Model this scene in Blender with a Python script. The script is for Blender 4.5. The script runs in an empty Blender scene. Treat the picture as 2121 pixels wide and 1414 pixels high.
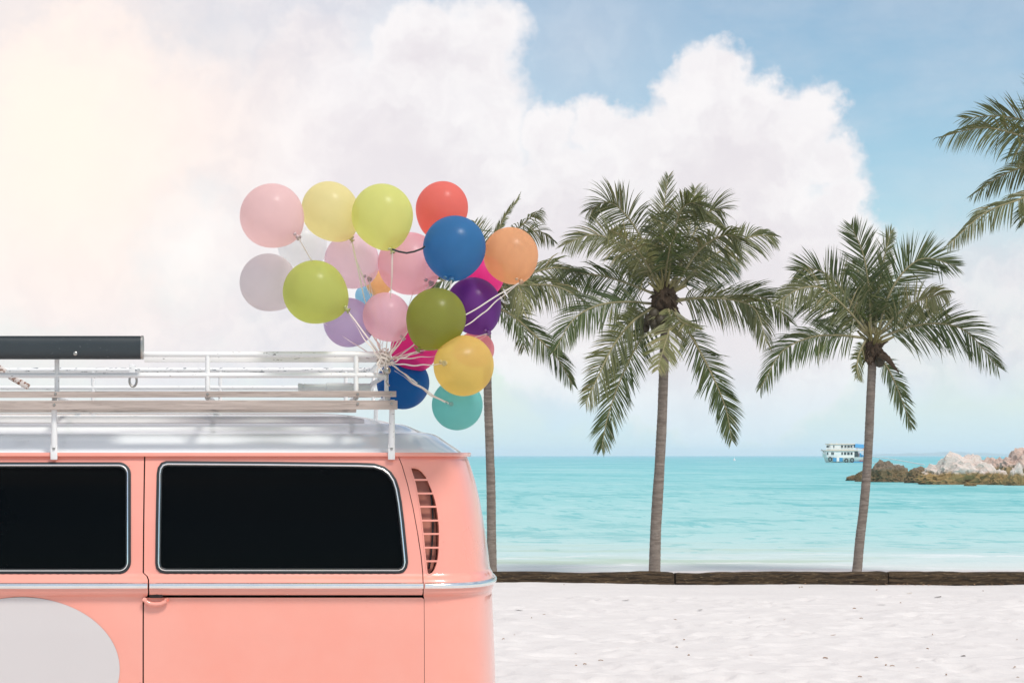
import bpy, bmesh, math, random
import numpy as np
from mathutils import Vector, Matrix, noise as mnoise
from mathutils.geometry import delaunay_2d_cdt

random.seed(7)
rng = np.random.default_rng(7)
scene = bpy.context.scene
COL = scene.collection
R = math.radians

# ------------------------------------------------------------------ camera
FPX, CX, HY, CAMZ = 4242.0, 600.0, 943.0, 1.62      # 72 mm lens, in pixels of the 2121-wide photograph
cam_d = bpy.data.cameras.new('camera')
cam = bpy.data.objects.new('camera', cam_d)
COL.objects.link(cam)
cam.location = (0, 0, CAMZ)
cam.rotation_euler = (R(90), 0, 0)
cam_d.sensor_width = 36.0
cam_d.lens = FPX / 2121 * 36.0
cam_d.shift_x = (1060.5 - CX) / 2121
cam_d.shift_y = (HY - 707.0) / 2121
cam_d.clip_start = 0.1
cam_d.clip_end = 90000
scene.camera = cam

def W(px, py, Y):
    """point seen at a photograph pixel, at real distance Y"""
    return Vector(((px - CX) / FPX * Y, Y, CAMZ + (HY - py) / FPX * Y))

# ------------------------------------------------------------------ view, sun
scene.view_settings.view_transform = 'Standard'
scene.view_settings.look = 'None'
scene.view_settings.gamma = 1.0
scene.view_settings.exposure = 0.84
try:
    scene.view_settings.use_curve_mapping = False
except Exception:
    pass
scene.cycles.max_bounces = 10
scene.cycles.volume_bounces = 3
scene.cycles.transparent_max_bounces = 16
scene.cycles.sample_clamp_indirect = 4.0

SUN_EL, SUN_AZ = R(54), R(148)         # azimuth measured from +Y towards +X: behind the camera, to the right
sl = bpy.data.lights.new('sun', 'SUN')
sl.energy = 1.5
sl.angle = R(12)
sl.color = (1.0, 0.955, 0.89)
sun = bpy.data.objects.new('sun', sl)
COL.objects.link(sun)
sdir = Vector((math.sin(SUN_AZ) * math.cos(SUN_EL), math.cos(SUN_AZ) * math.cos(SUN_EL), math.sin(SUN_EL)))
sun.rotation_euler = sdir.to_track_quat('Z', 'Y').to_euler()
sun.location = (6, -8, 20)

# ------------------------------------------------------------------ node helper
class NT:
    def __init__(s, tree):
        s.t = tree
        tree.nodes.clear()
    def n(s, typ, **kw):
        nd = s.t.nodes.new(typ)
        for k, v in kw.items():
            setattr(nd, k, v)
        return nd
    def put(s, sock, v):
        if v is None:
            return
        if hasattr(v, 'is_output'):
            s.t.links.new(v, sock)
        else:
            if isinstance(v, (tuple, list)) and len(v) == 3 and sock.type == 'RGBA':
                v = (*v, 1.0)
            sock.default_value = v
    def m(s, op, a, b=None, c=None, clamp=False):
        nd = s.n('ShaderNodeMath', operation=op, use_clamp=clamp)
        s.put(nd.inputs[0], a); s.put(nd.inputs[1], b); s.put(nd.inputs[2], c)
        return nd.outputs[0]
    def vm(s, op, a, b=None):
        nd = s.n('ShaderNodeVectorMath', operation=op)
        s.put(nd.inputs[0], a)
        if b is not None:
            if op == 'SCALE':
                s.put(nd.inputs['Scale'], b)
            else:
                s.put(nd.inputs[1], b)
        return nd.outputs['Value'] if op in ('DISTANCE', 'LENGTH', 'DOT_PRODUCT') else nd.outputs[0]
    def mix(s, f, a, b, mode='MIX'):
        nd = s.n('ShaderNodeMix', data_type='RGBA', blend_type=mode)
        s.put(nd.inputs[0], f); s.put(nd.inputs[6], a); s.put(nd.inputs[7], b)
        return nd.outputs[2]
    def ss(s, v, a, b, o0=0.0, o1=1.0):
        nd = s.n('ShaderNodeMapRange', interpolation_type='SMOOTHSTEP')
        s.put(nd.inputs[0], v); s.put(nd.inputs[1], a); s.put(nd.inputs[2], b)
        s.put(nd.inputs[3], o0); s.put(nd.inputs[4], o1)
        return nd.outputs[0]
    def noise(s, vec, scale, detail=4.0, rough=0.5, dist=0.0, out=0):
        nd = s.n('ShaderNodeTexNoise')
        s.put(nd.inputs['Vector'], vec); s.put(nd.inputs['Scale'], scale)
        s.put(nd.inputs['Detail'], detail); s.put(nd.inputs['Roughness'], rough); s.put(nd.inputs['Distortion'], dist)
        return nd.outputs[out]
    def ramp(s, f, stops, interp='LINEAR'):
        nd = s.n('ShaderNodeValToRGB')
        cr = nd.color_ramp
        cr.interpolation = interp
        while len(cr.elements) < len(stops):
            cr.elements.new(0.5)
        for e, (p, c) in zip(cr.elements, stops):
            e.position = p
            e.color = (*c, 1.0) if len(c) == 3 else c
        s.put(nd.inputs[0], f)
        return nd.outputs[0]

def lin(r, g, b):
    f = lambda c: (c / 255 / 12.92) if c <= 10.3 else ((c / 255 + 0.055) / 1.055) ** 2.4
    return (f(r), f(g), f(b))

# ------------------------------------------------------------------ sky
world = bpy.data.worlds.new('World')
scene.world = world
world.use_nodes = True
T = NT(world.node_tree)
wo = T.n('ShaderNodeOutputWorld')
sky = T.n('ShaderNodeTexSky', sky_type='NISHITA')
sky.sun_disc = False
sky.sun_elevation = SUN_EL
sky.sun_rotation = SUN_AZ
sky.air_density = 1.0
sky.dust_density = 0.3
sky.ozone_density = 1.6
bg_sky = T.n('ShaderNodeBackground')
T.put(bg_sky.inputs[0], T.mix(1.0, sky.outputs[0], (0.90, 1.0, 0.96), 'MULTIPLY')); bg_sky.inputs[1].default_value = 0.072
tc = T.n('ShaderNodeTexCoord')
d = T.vm('NORMALIZE', tc.outputs['Generated'])
sx = T.n('ShaderNodeSeparateXYZ'); T.put(sx.inputs[0], d)
az = T.m('ARCTAN2', sx.outputs[0], sx.outputs[1])
el = T.m('ARCSINE', sx.outputs[2])
cb = T.n('ShaderNodeCombineXYZ'); T.put(cb.inputs[0], az); T.put(cb.inputs[1], el)
P = cb.outputs[0]
n1 = T.vm('SCALE', T.vm('SUBTRACT', T.noise(d, 45.0, 5, 0.55, out=1), (0.5, 0.5, 0.5)), 0.030)
n2 = T.vm('SCALE', T.vm('SUBTRACT', T.noise(d, 170.0, 6, 0.6, out=1), (0.5, 0.5, 0.5)), 0.011)
Pd = T.vm('ADD', T.vm('ADD', P, n1), n2)
flat = T.n('ShaderNodeVectorMath', operation='MULTIPLY'); T.put(flat.inputs[0], Pd); flat.inputs[1].default_value = (1, 1, 0)
Pd = flat.outputs[0]
def ae(px, py):
    v = Vector(((px - CX) / FPX, 1.0, (HY - py) / FPX)).normalized()
    return (math.atan2(v.x, v.y), math.asin(v.z), 0.0)
def blobs(lst, k):
    cur = None
    for (px, py, r) in lst:
        dd = T.m('SUBTRACT', T.vm('DISTANCE', Pd, ae(px, py)), r / FPX)
        cur = dd if cur is None else T.m('SMOOTH_MIN', cur, dd, k)
    return cur
crisp = [(1478, 165, 78), (1408, 196, 52), (1560, 225, 78), (1635, 290, 88), (1694, 240, 48), (1722, 335, 62), (1745, 425, 62),
         (1500, 370, 190), (1345, 340, 100), (1232, 262, 62), (1285, 300, 62), (1130, 285, 70), (1500, 640, 300), (1180, 560, 260),
         (1730, 560, 120)]
hazy = [(1015, 50, 80), (985, 140, 110), (1020, 260, 90), (880, 120, 150), (800, 380, 260), (930, 420, 200)]
soft = [(650, 150, 170), (420, 330, 260), (180, 200, 240), (120, 480, 260), (560, 600, 260), (330, 720, 200), (1250, 760, 200),
        (1600, 760, 180), (1950, 640, 120), (2110, 590, 90), (2080, 740, 110), (1850, 790, 90)]
sdA = blobs(crisp, 0.006)
sdB = blobs(soft, 0.03)
sdC = blobs(hazy, 0.012)
mA = T.m('MAXIMUM', T.ss(sdA, 0.0060, -0.0060), T.ss(sdC, 0.011, -0.011))
sdA = T.m('SMOOTH_MIN', sdA, T.m('ADD', sdC, 0.004), 0.01)
mB = T.ss(sdB, 0.030, -0.022)
# thin veil that covers the rest of the sky in patches
stretch = T.n('ShaderNodeVectorMath', operation='MULTIPLY'); T.put(stretch.inputs[0], d); stretch.inputs[1].default_value = (1, 1, 3.2)
nv = T.noise(stretch.outputs[0], 3.1, 7, 0.6, 0.4)
veil = T.m('MULTIPLY', T.ss(nv, 0.36, 0.56), 0.75)
high = T.ss(el, 0.24, 0.5)                      # broken cloud higher up, all round
veil = T.m('MAXIMUM', T.m('MULTIPLY', veil, T.m('ADD', 0.3, T.m('MULTIPLY', high, 0.9))), 0.0, clamp=True)
low = T.ss(el, 0.085, 0.0, 0.0, 0.86)
leftv = T.ss(az, 0.13, 0.03, 0.0, 0.85)
leftv = T.m('MULTIPLY', leftv, T.ss(az, -1.2, -0.5))
thin = T.noise(d, 26.0, 6, 0.6)
# pale veil between the two heaps
mid = T.m('SUBTRACT', 1.0, T.m('MULTIPLY', T.vm('DISTANCE', P, ae(1200, 90)), 11.0), clamp=True)
mid = T.m('MULTIPLY', mid, 0.42)
m_all = T.m('MAXIMUM', T.m('MAXIMUM', mB, veil), T.m('MAXIMUM', T.m('MAXIMUM', low, leftv), mid))
m_all = T.m('MULTIPLY', m_all, T.ss(thin, 0.2, 0.55, 0.82, 1.0))
m_all = T.m('MAXIMUM', m_all, mA)
m_all = T.m('MULTIPLY', m_all, 0.97, clamp=True)
# colour of the clouds: bright rims, lilac bodies, warm cream towards the left
bill = T.noise(Pd, 60.0, 6, 0.55)
deep = T.ss(T.m('ADD', sdA, T.m('MULTIPLY', T.m('SUBTRACT', bill, 0.5), 0.055)), 0.002, -0.040)
cA = T.mix(deep, (0.93, 0.90, 0.90), (0.80, 0.745, 0.77))
cB = T.mix(T.ss(bill, 0.35, 0.68), (0.72, 0.70, 0.745), (0.84, 0.80, 0.815))
ccol = T.mix(T.m('MULTIPLY', mA, 0.8), cB, cA)
warm = T.m('SUBTRACT', 1.0, T.m('MULTIPLY', T.vm('DISTANCE', P, ae(110, 270)), 6.6), clamp=True)
ccol = T.mix(T.m('MULTIPLY', T.ss(el, 0.055, 0.004), T.ss(mA, 1.0, 0.0, 0.6, 1.0)), ccol, (0.60, 0.77, 0.87))
ccol = T.mix(T.ss(az, 0.10, -0.10, 0.0, 0.42), ccol, (0.96, 0.86, 0.86))
ccol = T.mix(T.ss(warm, 0.0, 1.0, 0.0, 0.9), ccol, (1.10, 0.915, 0.79))
puff = T.m('SUBTRACT', 1.0, T.m('MULTIPLY', T.vm('DISTANCE', Pd, ae(410, 520)), 30.0), clamp=True)
ccol = T.mix(T.m('MULTIPLY', puff, 0.7), ccol, (1.0, 0.96, 0.93))
bg_c = T.n('ShaderNodeBackground')
T.put(bg_c.inputs[0], ccol); bg_c.inputs[1].default_value = 0.605
mx = T.n('ShaderNodeMixShader')
T.put(mx.inputs[0], m_all)
T.t.links.new(bg_sky.outputs[0], mx.inputs[1]); T.t.links.new(bg_c.outputs[0], mx.inputs[2])
T.t.links.new(mx.outputs[0], wo.inputs[0])

# ------------------------------------------------------------------ materials
def material(name):
    m = bpy.data.materials.new(name)
    m.use_nodes = True
    t = NT(m.node_tree)
    out = t.n('ShaderNodeOutputMaterial')
    return m, t, out
def principled(t, out, **kw):
    b = t.n('ShaderNodeBsdfPrincipled')
    names = dict(col='Base Color', rough='Roughness', metal='Metallic', spec='Specular IOR Level', coat='Coat Weight', coatr='Coat Roughness',
                 normal='Normal', ior='IOR', alpha='Alpha')
    for k, v in kw.items():
        t.put(b.inputs[names[k]], v)
    if out is not None:
        t.t.links.new(b.outputs[0], out.inputs[0])
    return b
def bump(t, h, strength=0.3, dist=0.01):
    b = t.n('ShaderNodeBump')
    b.inputs['Strength'].default_value = strength
    b.inputs['Distance'].default_value = dist
    t.put(b.inputs['Height'], h)
    return b.outputs[0]
def ocoord(t, sc=(1, 1, 1)):
    c = t.n('ShaderNodeTexCoord')
    v = t.n('ShaderNodeVectorMath', operation='MULTIPLY')
    t.put(v.inputs[0], c.outputs['Object']); v.inputs[1].default_value = sc
    return v.outputs[0]

def m_simple(name, col, rough=0.5, metal=0.0, var=0.12, scale=9.0, spec=0.5, coat=0.0, bmp=0.0):
    m, t, out = material(name)
    o = ocoord(t)
    f = t.noise(o, scale, 5, 0.6)
    c = t.mix(f, tuple(x * (1 - var) for x in col), tuple(min(1, x * (1 + var)) for x in col))
    kw = {}
    if bmp:
        kw['normal'] = bump(t, t.noise(o, scale * 6, 4, 0.6), bmp, 0.004)
    principled(t, out, col=c, rough=rough, metal=metal, spec=spec, coat=coat, coatr=0.05, **kw)
    return m

def m_paint(name, col, fade, rough=0.32):
    """old car enamel: faint fading, scuffs and a wavy, hand rubbed gloss"""
    m, t, out = material(name)
    o = ocoord(t)
    f = t.noise(o, 2.2, 6, 0.6)
    c = t.mix(t.ss(f, 0.3, 0.75), col, fade)
    sc = t.noise(ocoord(t, (1.0, 1, 5.0)), 26, 8, 0.7)
    c = t.mix(t.ss(sc, 0.70, 0.82, 0, 0.25), c, tuple(min(1, x * 1.2 + 0.05) for x in col))
    sp = t.n('ShaderNodeTexVoronoi'); t.put(sp.inputs['Vector'], o); sp.inputs['Scale'].default_value = 14.0
    c = t.mix(t.ss(sp.outputs['Distance'], 0.035, 0.02, 0, 0.5), c, (0.18, 0.09, 0.07))
    nrm = bump(t, t.m('ADD', t.noise(o, 4.0, 2, 0.5), t.m('MULTIPLY', t.noise(o, 60, 3, 0.6), 0.02)), 0.16, 0.03)
    principled(t, out, col=c, rough=t.ss(f, 0.2, 0.8, rough * 0.8, rough * 1.25), spec=0.45, coat=0.8, coatr=0.05, normal=nrm)
    return m

def m_chipped(name, col, chip, amount=0.63, stretch=(1.2, 4, 4)):
    m, t, out = material(name)
    o = ocoord(t, stretch)
    f = t.noise(o, 22, 8, 0.65)
    g = t.noise(ocoord(t), 5, 5, 0.6)
    c = t.mix(g, tuple(x * 0.88 for x in col), col)
    k = t.ss(f, amount, amount + 0.03)
    c = t.mix(k, c, chip)
    nrm = bump(t, t.m('SUBTRACT', 1.0, k), 0.3, 0.002)
    principled(t, out, col=c, rough=t.ss(g, 0.2, 0.8, 0.28, 0.5), spec=0.4, normal=nrm)
    return m

def m_wood(name, a, b, dark, grain=(1.2, 30, 30), rough=0.75, bstr=0.5):
    m, t, out = material(name)
    o = ocoord(t, grain)
    f = t.noise(o, 2.5, 10, 0.68, 0.5)
    c = t.mix(t.ss(f, 0.40, 0.60), a, b)
    g = t.noise(ocoord(t, (grain[0] * 2, grain[1] * 2.5, grain[2] * 2.5)), 3.0, 8, 0.7)
    c = t.mix(t.ss(g, 0.56, 0.68, 0, 0.85), c, dark)
    principled(t, out, col=c, rough=rough, spec=0.25, normal=bump(t, t.m('SUBTRACT', f, g), bstr, 0.01))
    return m

M = {}
M['pink'] = m_paint('salmon_enamel', (0.87, 0.33, 0.25), (0.87, 0.37, 0.29))
M['roof_white'] = m_paint('white_enamel', (0.89, 0.93, 0.925), (0.87, 0.915, 0.91), 0.2)
M['decal'] = m_simple('pale_grey_paint', (0.63, 0.585, 0.57), 0.5, var=0.03, scale=3)
M['liner'] = m_simple('dark_interior', (0.015, 0.014, 0.014), 0.9)
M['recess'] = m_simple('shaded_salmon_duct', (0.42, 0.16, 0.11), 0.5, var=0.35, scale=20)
M['glass'] = m_simple('blackened_glass', (0.0012, 0.0018, 0.002), 0.06, var=0.2, scale=2, spec=0.06)
M['rubber'] = m_simple('black_rubber', (0.018, 0.022, 0.024), 0.45, var=0.3, scale=30)
M['chrome'] = m_simple('worn_chrome', (0.90, 0.92, 0.90), 0.15, 1.0, var=0.1, scale=12)
M['steel'] = m_simple('zinc_steel', (0.42, 0.40, 0.37), 0.35, 1.0, var=0.3, scale=60)
M['rack'] = m_chipped('white_rack_enamel', (0.86, 0.855, 0.84), (0.10, 0.09, 0.08), 0.635)
M['rackfar'] = m_chipped('flaking_rack_enamel', (0.86, 0.855, 0.84), (0.06, 0.09, 0.11), 0.575)
M['rust'] = m_chipped('rusty_white_bar', (0.72, 0.66, 0.62), (0.22, 0.10, 0.06), 0.52, (3, 3, 3))
M['board'] = m_wood('silvered_board', (0.52, 0.435, 0.385), (0.40, 0.33, 0.29), (0.22, 0.175, 0.15), (0.9, 22, 22), 0.7, 0.35)
M['awning'] = m_chipped('charcoal_awning_case', (0.035, 0.045, 0.050), (0.40, 0.41, 0.41), 0.665, (3, 8, 8))
M['pipe'] = m_chipped('white_plastic_pipe', (0.72, 0.76, 0.74), (0.35, 0.33, 0.28), 0.68, (4, 4, 4))
M['red_lens'] = m_simple('red_lens', (0.45, 0.02, 0.02), 0.15)
M['tyre'] = m_simple('tyre_rubber', (0.02, 0.02, 0.02), 0.8)
M['ribbon'] = m_simple('cream_ribbon', (0.80, 0.72, 0.65), 0.35, var=0.08, scale=40)

# ------------------------------------------------------------------ mesh builder
ORG = {}
def tag(o, label=None, cat=None, group=None, kind=None):
    if label: o['label'] = label
    if cat: o['category'] = cat
    if group: o['group'] = group
    if kind: o['kind'] = kind
    return o
def thing(name, loc, label, cat, group=None):
    o = bpy.data.objects.new(name, None)
    o.empty_display_size = 0.1
    COL.objects.link(o)
    o.location = loc
    ORG[o.name] = Vector(loc)
    return tag(o, label, cat, group)
def link_mesh(name, me, mat, parent=None, loc=None):
    o = bpy.data.objects.new(name, me)
    COL.objects.link(o)
    if mat is not None and not me.materials:
        me.materials.append(mat)
    if parent is not None:
        o.parent = parent
        ORG[o.name] = ORG[parent.name]
    else:
        o.location = loc if loc is not None else (0, 0, 0)
        ORG[o.name] = Vector(o.location)
    return o

class MB:
    """collects shapes in world coordinates; build() links them as one mesh object"""
    def __init__(s):
        s.v = []; s.f = []
    def add(s, verts, faces):
        b = len(s.v)
        s.v += [tuple(p) for p in verts]
        s.f += [tuple(b + i for i in f) for f in faces]
        return s
    def box(s, c, size, rot=None, bev=0.0, seg=2):
        bm = bmesh.new()
        bmesh.ops.create_cube(bm, size=1.0)
        bmesh.ops.scale(bm, vec=size, verts=bm.verts)
        if bev:
            bmesh.ops.bevel(bm, geom=bm.edges[:], offset=bev, segments=seg, profile=0.5, affect='EDGES')
        mt = Matrix.Translation(c) @ (rot.to_4x4() if rot is not None else Matrix.Identity(4))
        bmesh.ops.transform(bm, matrix=mt, verts=bm.verts)
        bm.verts.index_update()
        s.add([v.co for v in bm.verts], [[v.index for v in f.verts] for f in bm.faces])
        bm.free()
        return s
    def tube(s, pts, rad, n=10, cap=True, flat=1.0, up=None):
        pts = [Vector(p) for p in pts]
        k = len(pts)
        rads = rad if isinstance(rad, (list, tuple)) else [rad] * k
        tang = []
        for i in range(k):
            a = pts[max(0, i - 1)]; b = pts[min(k - 1, i + 1)]
            tang.append((b - a).normalized())
        u = Vector(up) if up is not None else (Vector((0, 0, 1)) if abs(tang[0].z) < 0.9 else Vector((0, 1, 0)))
        vs = []; fs = []
        prev = u
        for i in range(k):
            t = tang[i]
            nrm = (prev - t * prev.dot(t))
            nrm = nrm.normalized() if nrm.length > 1e-6 else t.orthogonal().normalized()
            prev = nrm
            bn = t.cross(nrm)
            for j in range(n):
                a = 2 * math.pi * j / n
                vs.append(pts[i] + (nrm * math.cos(a) + bn * math.sin(a) * flat) * rads[i])
        for i in range(k - 1):
            for j in range(n):
                j2 = (j + 1) % n
                fs.append((i * n + j, i * n + j2, (i + 1) * n + j2, (i + 1) * n + j))
        if cap:
            fs.append(tuple(reversed(range(n))))
            fs.append(tuple((k - 1) * n + j for j in range(n)))
        return s.add(vs, fs)
    def lathe(s, origin, axis, prof, n=16):
        """prof: (radius, height) along axis"""
        axis = Vector(axis).normalized()
        u = axis.orthogonal().normalized(); w = axis.cross(u)
        o = Vector(origin)
        vs = []; fs = []
        for (r, h) in prof:
            for j in range(n):
                a = 2 * math.pi * j / n
                vs.append(o + axis * h + (u * math.cos(a) + w * math.sin(a)) * r)
        for i in range(len(prof) - 1):
            for j in range(n):
                j2 = (j + 1) % n
                fs.append((i * n + j, i * n + j2, (i + 1) * n + j2, (i + 1) * n + j))
        if prof[0][0] > 1e-6: fs.append(tuple(reversed(range(n))))
        if prof[-1][0] > 1e-6: fs.append(tuple((len(prof) - 1) * n + j for j in range(n)))
        return s.add(vs, fs)
    def build(s, name, mat, parent=None, loc=None, smooth=True, angle=38):
        o = ORG[parent.name] if parent is not None else Vector(loc if loc is not None else (0, 0, 0))
        me = bpy.data.meshes.new(name)
        me.from_pydata([(x - o.x, y - o.y, z - o.z) for x, y, z in s.v], [], s.f)
        bm = bmesh.new(); bm.from_mesh(me)
        bmesh.ops.remove_doubles(bm, verts=bm.verts, dist=1e-5)
        bmesh.ops.recalc_face_normals(bm, faces=bm.faces)
        bm.to_mesh(me); bm.free()
        if smooth:
            me.shade_smooth()
            me.set_sharp_from_angle(angle=R(angle))
        return link_mesh(name, me, mat, parent, loc)

# vectorised value noise for the ground, the sea, bark and rocks
def _hash(ix, iy, iz, seed):
    h = (ix.astype(np.int64) * 374761393 + iy.astype(np.int64) * 668265263 + iz.astype(np.int64) * 2147483647 + seed * 974711) & 0xffffffff
    h = ((h ^ (h >> 13)) * 1274126177) & 0xffffffff
    h = h ^ (h >> 16)
    return (h & 0xffff) / 65535.0
def vnoise(x, y, z=None, seed=0):
    x = np.asarray(x, float); y = np.asarray(y, float)
    z = np.zeros_like(x) if z is None else np.asarray(z, float)
    ix, iy, iz = np.floor(x), np.floor(y), np.floor(z)
    fx, fy, fz = x - ix, y - iy, z - iz
    sm = lambda t: t * t * t * (t * (t * 6 - 15) + 10)
    fx, fy, fz = sm(fx), sm(fy), sm(fz)
    r = 0
    for dx in (0, 1):
        for dy in (0, 1):
            for dz in (0, 1):
                w = (fx if dx else 1 - fx) * (fy if dy else 1 - fy) * (fz if dz else 1 - fz)
                r = r + w * _hash(ix + dx, iy + dy, iz + dz, seed)
    return r * 2 - 1
def fbm(x, y, z=None, oct=4, seed=0, gain=0.5):
    a = 1.0; r = 0
    for i in range(oct):
        k = 2.03 ** i
        r = r + a * vnoise(np.asarray(x) * k + i * 7.3, np.asarray(y) * k + i * 3.1, None if z is None else np.asarray(z) * k + i * 5.7, seed + i)
        a *= gain
    return r
def grid_mesh(name, X, Y, Z):
    ny, nx = X.shape
    co = np.stack([X, Y, Z], -1).reshape(-1, 3).astype(np.float32)
    idx = np.arange(nx * ny).reshape(ny, nx)
    q = np.stack([idx[:-1, :-1], idx[:-1, 1:], idx[1:, 1:], idx[1:, :-1]], -1).reshape(-1, 4)
    me = bpy.data.meshes.new(name)
    me.vertices.add(len(co)); me.vertices.foreach_set('co', co.ravel())
    me.loops.add(q.size); me.loops.foreach_set('vertex_index', q.ravel().astype(np.int32))
    me.polygons.add(len(q))
    me.polygons.foreach_set('loop_start', (np.arange(len(q)) * 4).astype(np.int32))
    me.update(calc_edges=True)
    me.shade_smooth()
    return me
# ------------------------------------------------------------------ sand
SEA_Z = -0.10
def axis_pts(dense0, dense1, step, lo, hi, grow=1.25):
    mid = list(np.arange(dense0, dense1, step))
    a = []; s = step; p = dense0
    while p > lo:
        s *= grow; p -= s; a.append(max(p, lo))
    b = []; s = step; p = mid[-1]
    while p < hi:
        s *= grow; p += s; b.append(min(p, hi))
    return np.array(a[::-1] + mid + b)
gx = axis_pts(0.8, 12.5, 0.035, -900, 900)
gy = axis_pts(13.6, 33.5, 0.035, -600, 400)
X, Y = np.meshgrid(gx, gy)
def beach_base(Y):
    # level behind the timbers, then a gentle slope into the water
    d = np.clip(Y - 27.3, 0, None)
    return -0.026 * d - 0.0009 * d ** 2 * (d < 30) - 0.81 * (d >= 30)
rough_w = np.clip((23.4 - Y) / 3.5, 0.0, 1) * np.clip((gx[None, :] * 0 + Y - 5) / 5, 0, 1)   # trampled in front, smooth by the timbers
Z = beach_base(Y) + 0.02 * fbm(X * 0.35, Y * 0.35, oct=3, seed=3)
lump = fbm(X * 2.1, Y * 2.1, oct=5, seed=11, gain=0.55)
rid = 1 - np.abs(fbm(X * 1.6 + 9, Y * 1.6, oct=4, seed=21))
Z = Z + rough_w * (0.015 * lump + 0.010 * rid) + 0.003 * fbm(X * 5, Y * 5, oct=3, seed=5)
for i in range(520):
    cx_ = rng.uniform(1.2, 9.0); cy_ = 14.0 + 9.5 * rng.random() ** 1.2
    a = rng.uniform(0, math.pi); L_, w_ = rng.uniform(0.10, 0.19), rng.uniform(0.05, 0.10)
    i0, i1 = np.searchsorted(gx, [cx_ - 0.5, cx_ + 0.5]); j0, j1 = np.searchsorted(gy, [cy_ - 0.5, cy_ + 0.5])
    xx = X[j0:j1, i0:i1] - cx_; yy = Y[j0:j1, i0:i1] - cy_
    u = (xx * math.cos(a) + yy * math.sin(a)) / L_; v = (-xx * math.sin(a) + yy * math.cos(a)) / w_
    r2 = u * u + v * v
    Z[j0:j1, i0:i1] += rng.uniform(0.5, 1.0) * (-0.026 * np.exp(-r2 ** 1.5) + 0.012 * np.exp(-(np.sqrt(r2) - 1.55) ** 2 * 5))
def ground_z(x, y):
    j = min(max(np.searchsorted(gy, y), 0), len(gy) - 1); i = min(max(np.searchsorted(gx, x), 0), len(gx) - 1)
    return float(Z[j, i])
GX, GY, GZ = gx, gy, Z
me = grid_mesh("beach_sand", X, Y, Z)
m, t, out = material('white_sand')
o = ocoord(t)
f1 = t.noise(o, 1.3, 6, 0.6)
f2 = t.noise(o, 55, 6, 0.75)
c = t.mix(t.ss(f1, 0.3, 0.7), (0.735, 0.70, 0.67), (0.69, 0.655, 0.63))
c = t.mix(t.ss(f2, 0.5, 0.75, 0, 0.35), c, (0.56, 0.48, 0.43))
f3 = t.noise(o, 6.0, 8, 0.75)
c = t.mix(t.ss(f3, 0.60, 0.72, 0, 0.35), c, (0.60, 0.50, 0.44))
geo = t.n('ShaderNodeNewGeometry'); sp = t.n('ShaderNodeSeparateXYZ'); t.put(sp.inputs[0], geo.outputs['Position'])
wet = t.ss(t.m('ADD', sp.outputs[1], t.m('MULTIPLY', t.m('SUBTRACT', f1, 0.5), 1.6)), 28.6, 31.0)
c = t.mix(t.m('MULTIPLY', wet, 0.6), c, (0.62, 0.585, 0.56))
nb = t.m('ADD', t.noise(o, 30, 8, 0.7), t.m('MULTIPLY', t.noise(o, 140, 3, 0.6), 0.3))
principled(t, out, col=c, rough=t.ss(wet, 0, 1, 0.95, 0.4), spec=0.2, normal=bump(t, nb, 0.45, 0.02))
sand = link_mesh('sand', me, m)
tag(sand, kind='structure')

# ------------------------------------------------------------------ sea
sx_ = axis_pts(2.0, 30.0, 0.22, -9000, 9000, 1.12)
sy_ = axis_pts(29.2, 62.0, 0.13, 29.0, 12000, 1.022)
X, Y = np.meshgrid(sx_, sy_)
def waves(X, Y):
    z = np.zeros_like(X)
    for (wl, amp, ang, sd) in ((3.6, 0.020, 84, 1), (2.2, 0.016, 98, 2), (1.3, 0.013, 75, 3), (0.8, 0.008, 108, 4)):
        a = R(ang)
        ph = (X * math.cos(a) + Y * math.sin(a)) * 2 * math.pi / wl + 3.0 * fbm(X * 0.13, Y * 0.22, oct=3, seed=40 + sd)
        z += amp * np.sin(ph) * (0.5 + 0.6 * fbm(X * 0.11, Y * 0.3, oct=2, seed=60 + sd))
    return z
fade = np.clip((Y - 30.6) / 6, 0.05, 1) * np.clip((160 - Y) / 60, 0, 1)
Zs = SEA_Z + waves(X, Y) * fade
for (yc, h, wd, sd) in ((33.8, 0.016, 0.6, 5), (37.6, 0.040, 0.8, 6), (43.5, 0.045, 0.9, 7)):   # low swells running in
    yy = Y - yc - 1.1 * fbm(X * 0.14, X * 0 + sd, oct=3, seed=sd)
    Zs += h * np.exp(-(yy / wd) ** 2) * np.clip(0.55 + 0.9 * fbm(X * 0.09, X * 0, oct=2, seed=80 + sd), 0, 1.2)
me = grid_mesh('sea', X, Y, Zs)
m, t, out = material('turquoise_water')
geo = t.n('ShaderNodeNewGeometry'); pos = geo.outputs['Position']
sp = t.n('ShaderNodeSeparateXYZ'); t.put(sp.inputs[0], pos)
def pscale(v):
    nd = t.n('ShaderNodeVectorMath', operation='MULTIPLY'); t.put(nd.inputs[0], pos); nd.inputs[1].default_value = v
    return nd.outputs[0]
big = t.noise(pscale((0.05, 0.11, 1)), 1.0, 5, 0.6)
off = t.m('SUBTRACT', t.m('ADD', sp.outputs[1], t.m('MULTIPLY', t.m('SUBTRACT', big, 0.5), 9.0)), 29.0)
lg = t.m('DIVIDE', t.m('LOGARITHM', t.m('MAXIMUM', off, 1.0), 10.0), 3.5)          # 1 m .. 3 km offshore
depth = t.ramp(lg, [(0.0, (0.72, 0.73, 0.70)), (0.13, (0.66, 0.73, 0.70)), (0.24, (0.52, 0.69, 0.67)), (0.34, (0.40, 0.655, 0.63)), (0.48, (0.30, 0.615, 0.605)),
                    (0.62, (0.22, 0.565, 0.58)), (0.80, (0.155, 0.48, 0.535)), (1.0, (0.12, 0.42, 0.54))])
pat = t.noise(pscale((0.045, 0.030, 1)), 1.0, 7, 0.62, 0.4)
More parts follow.
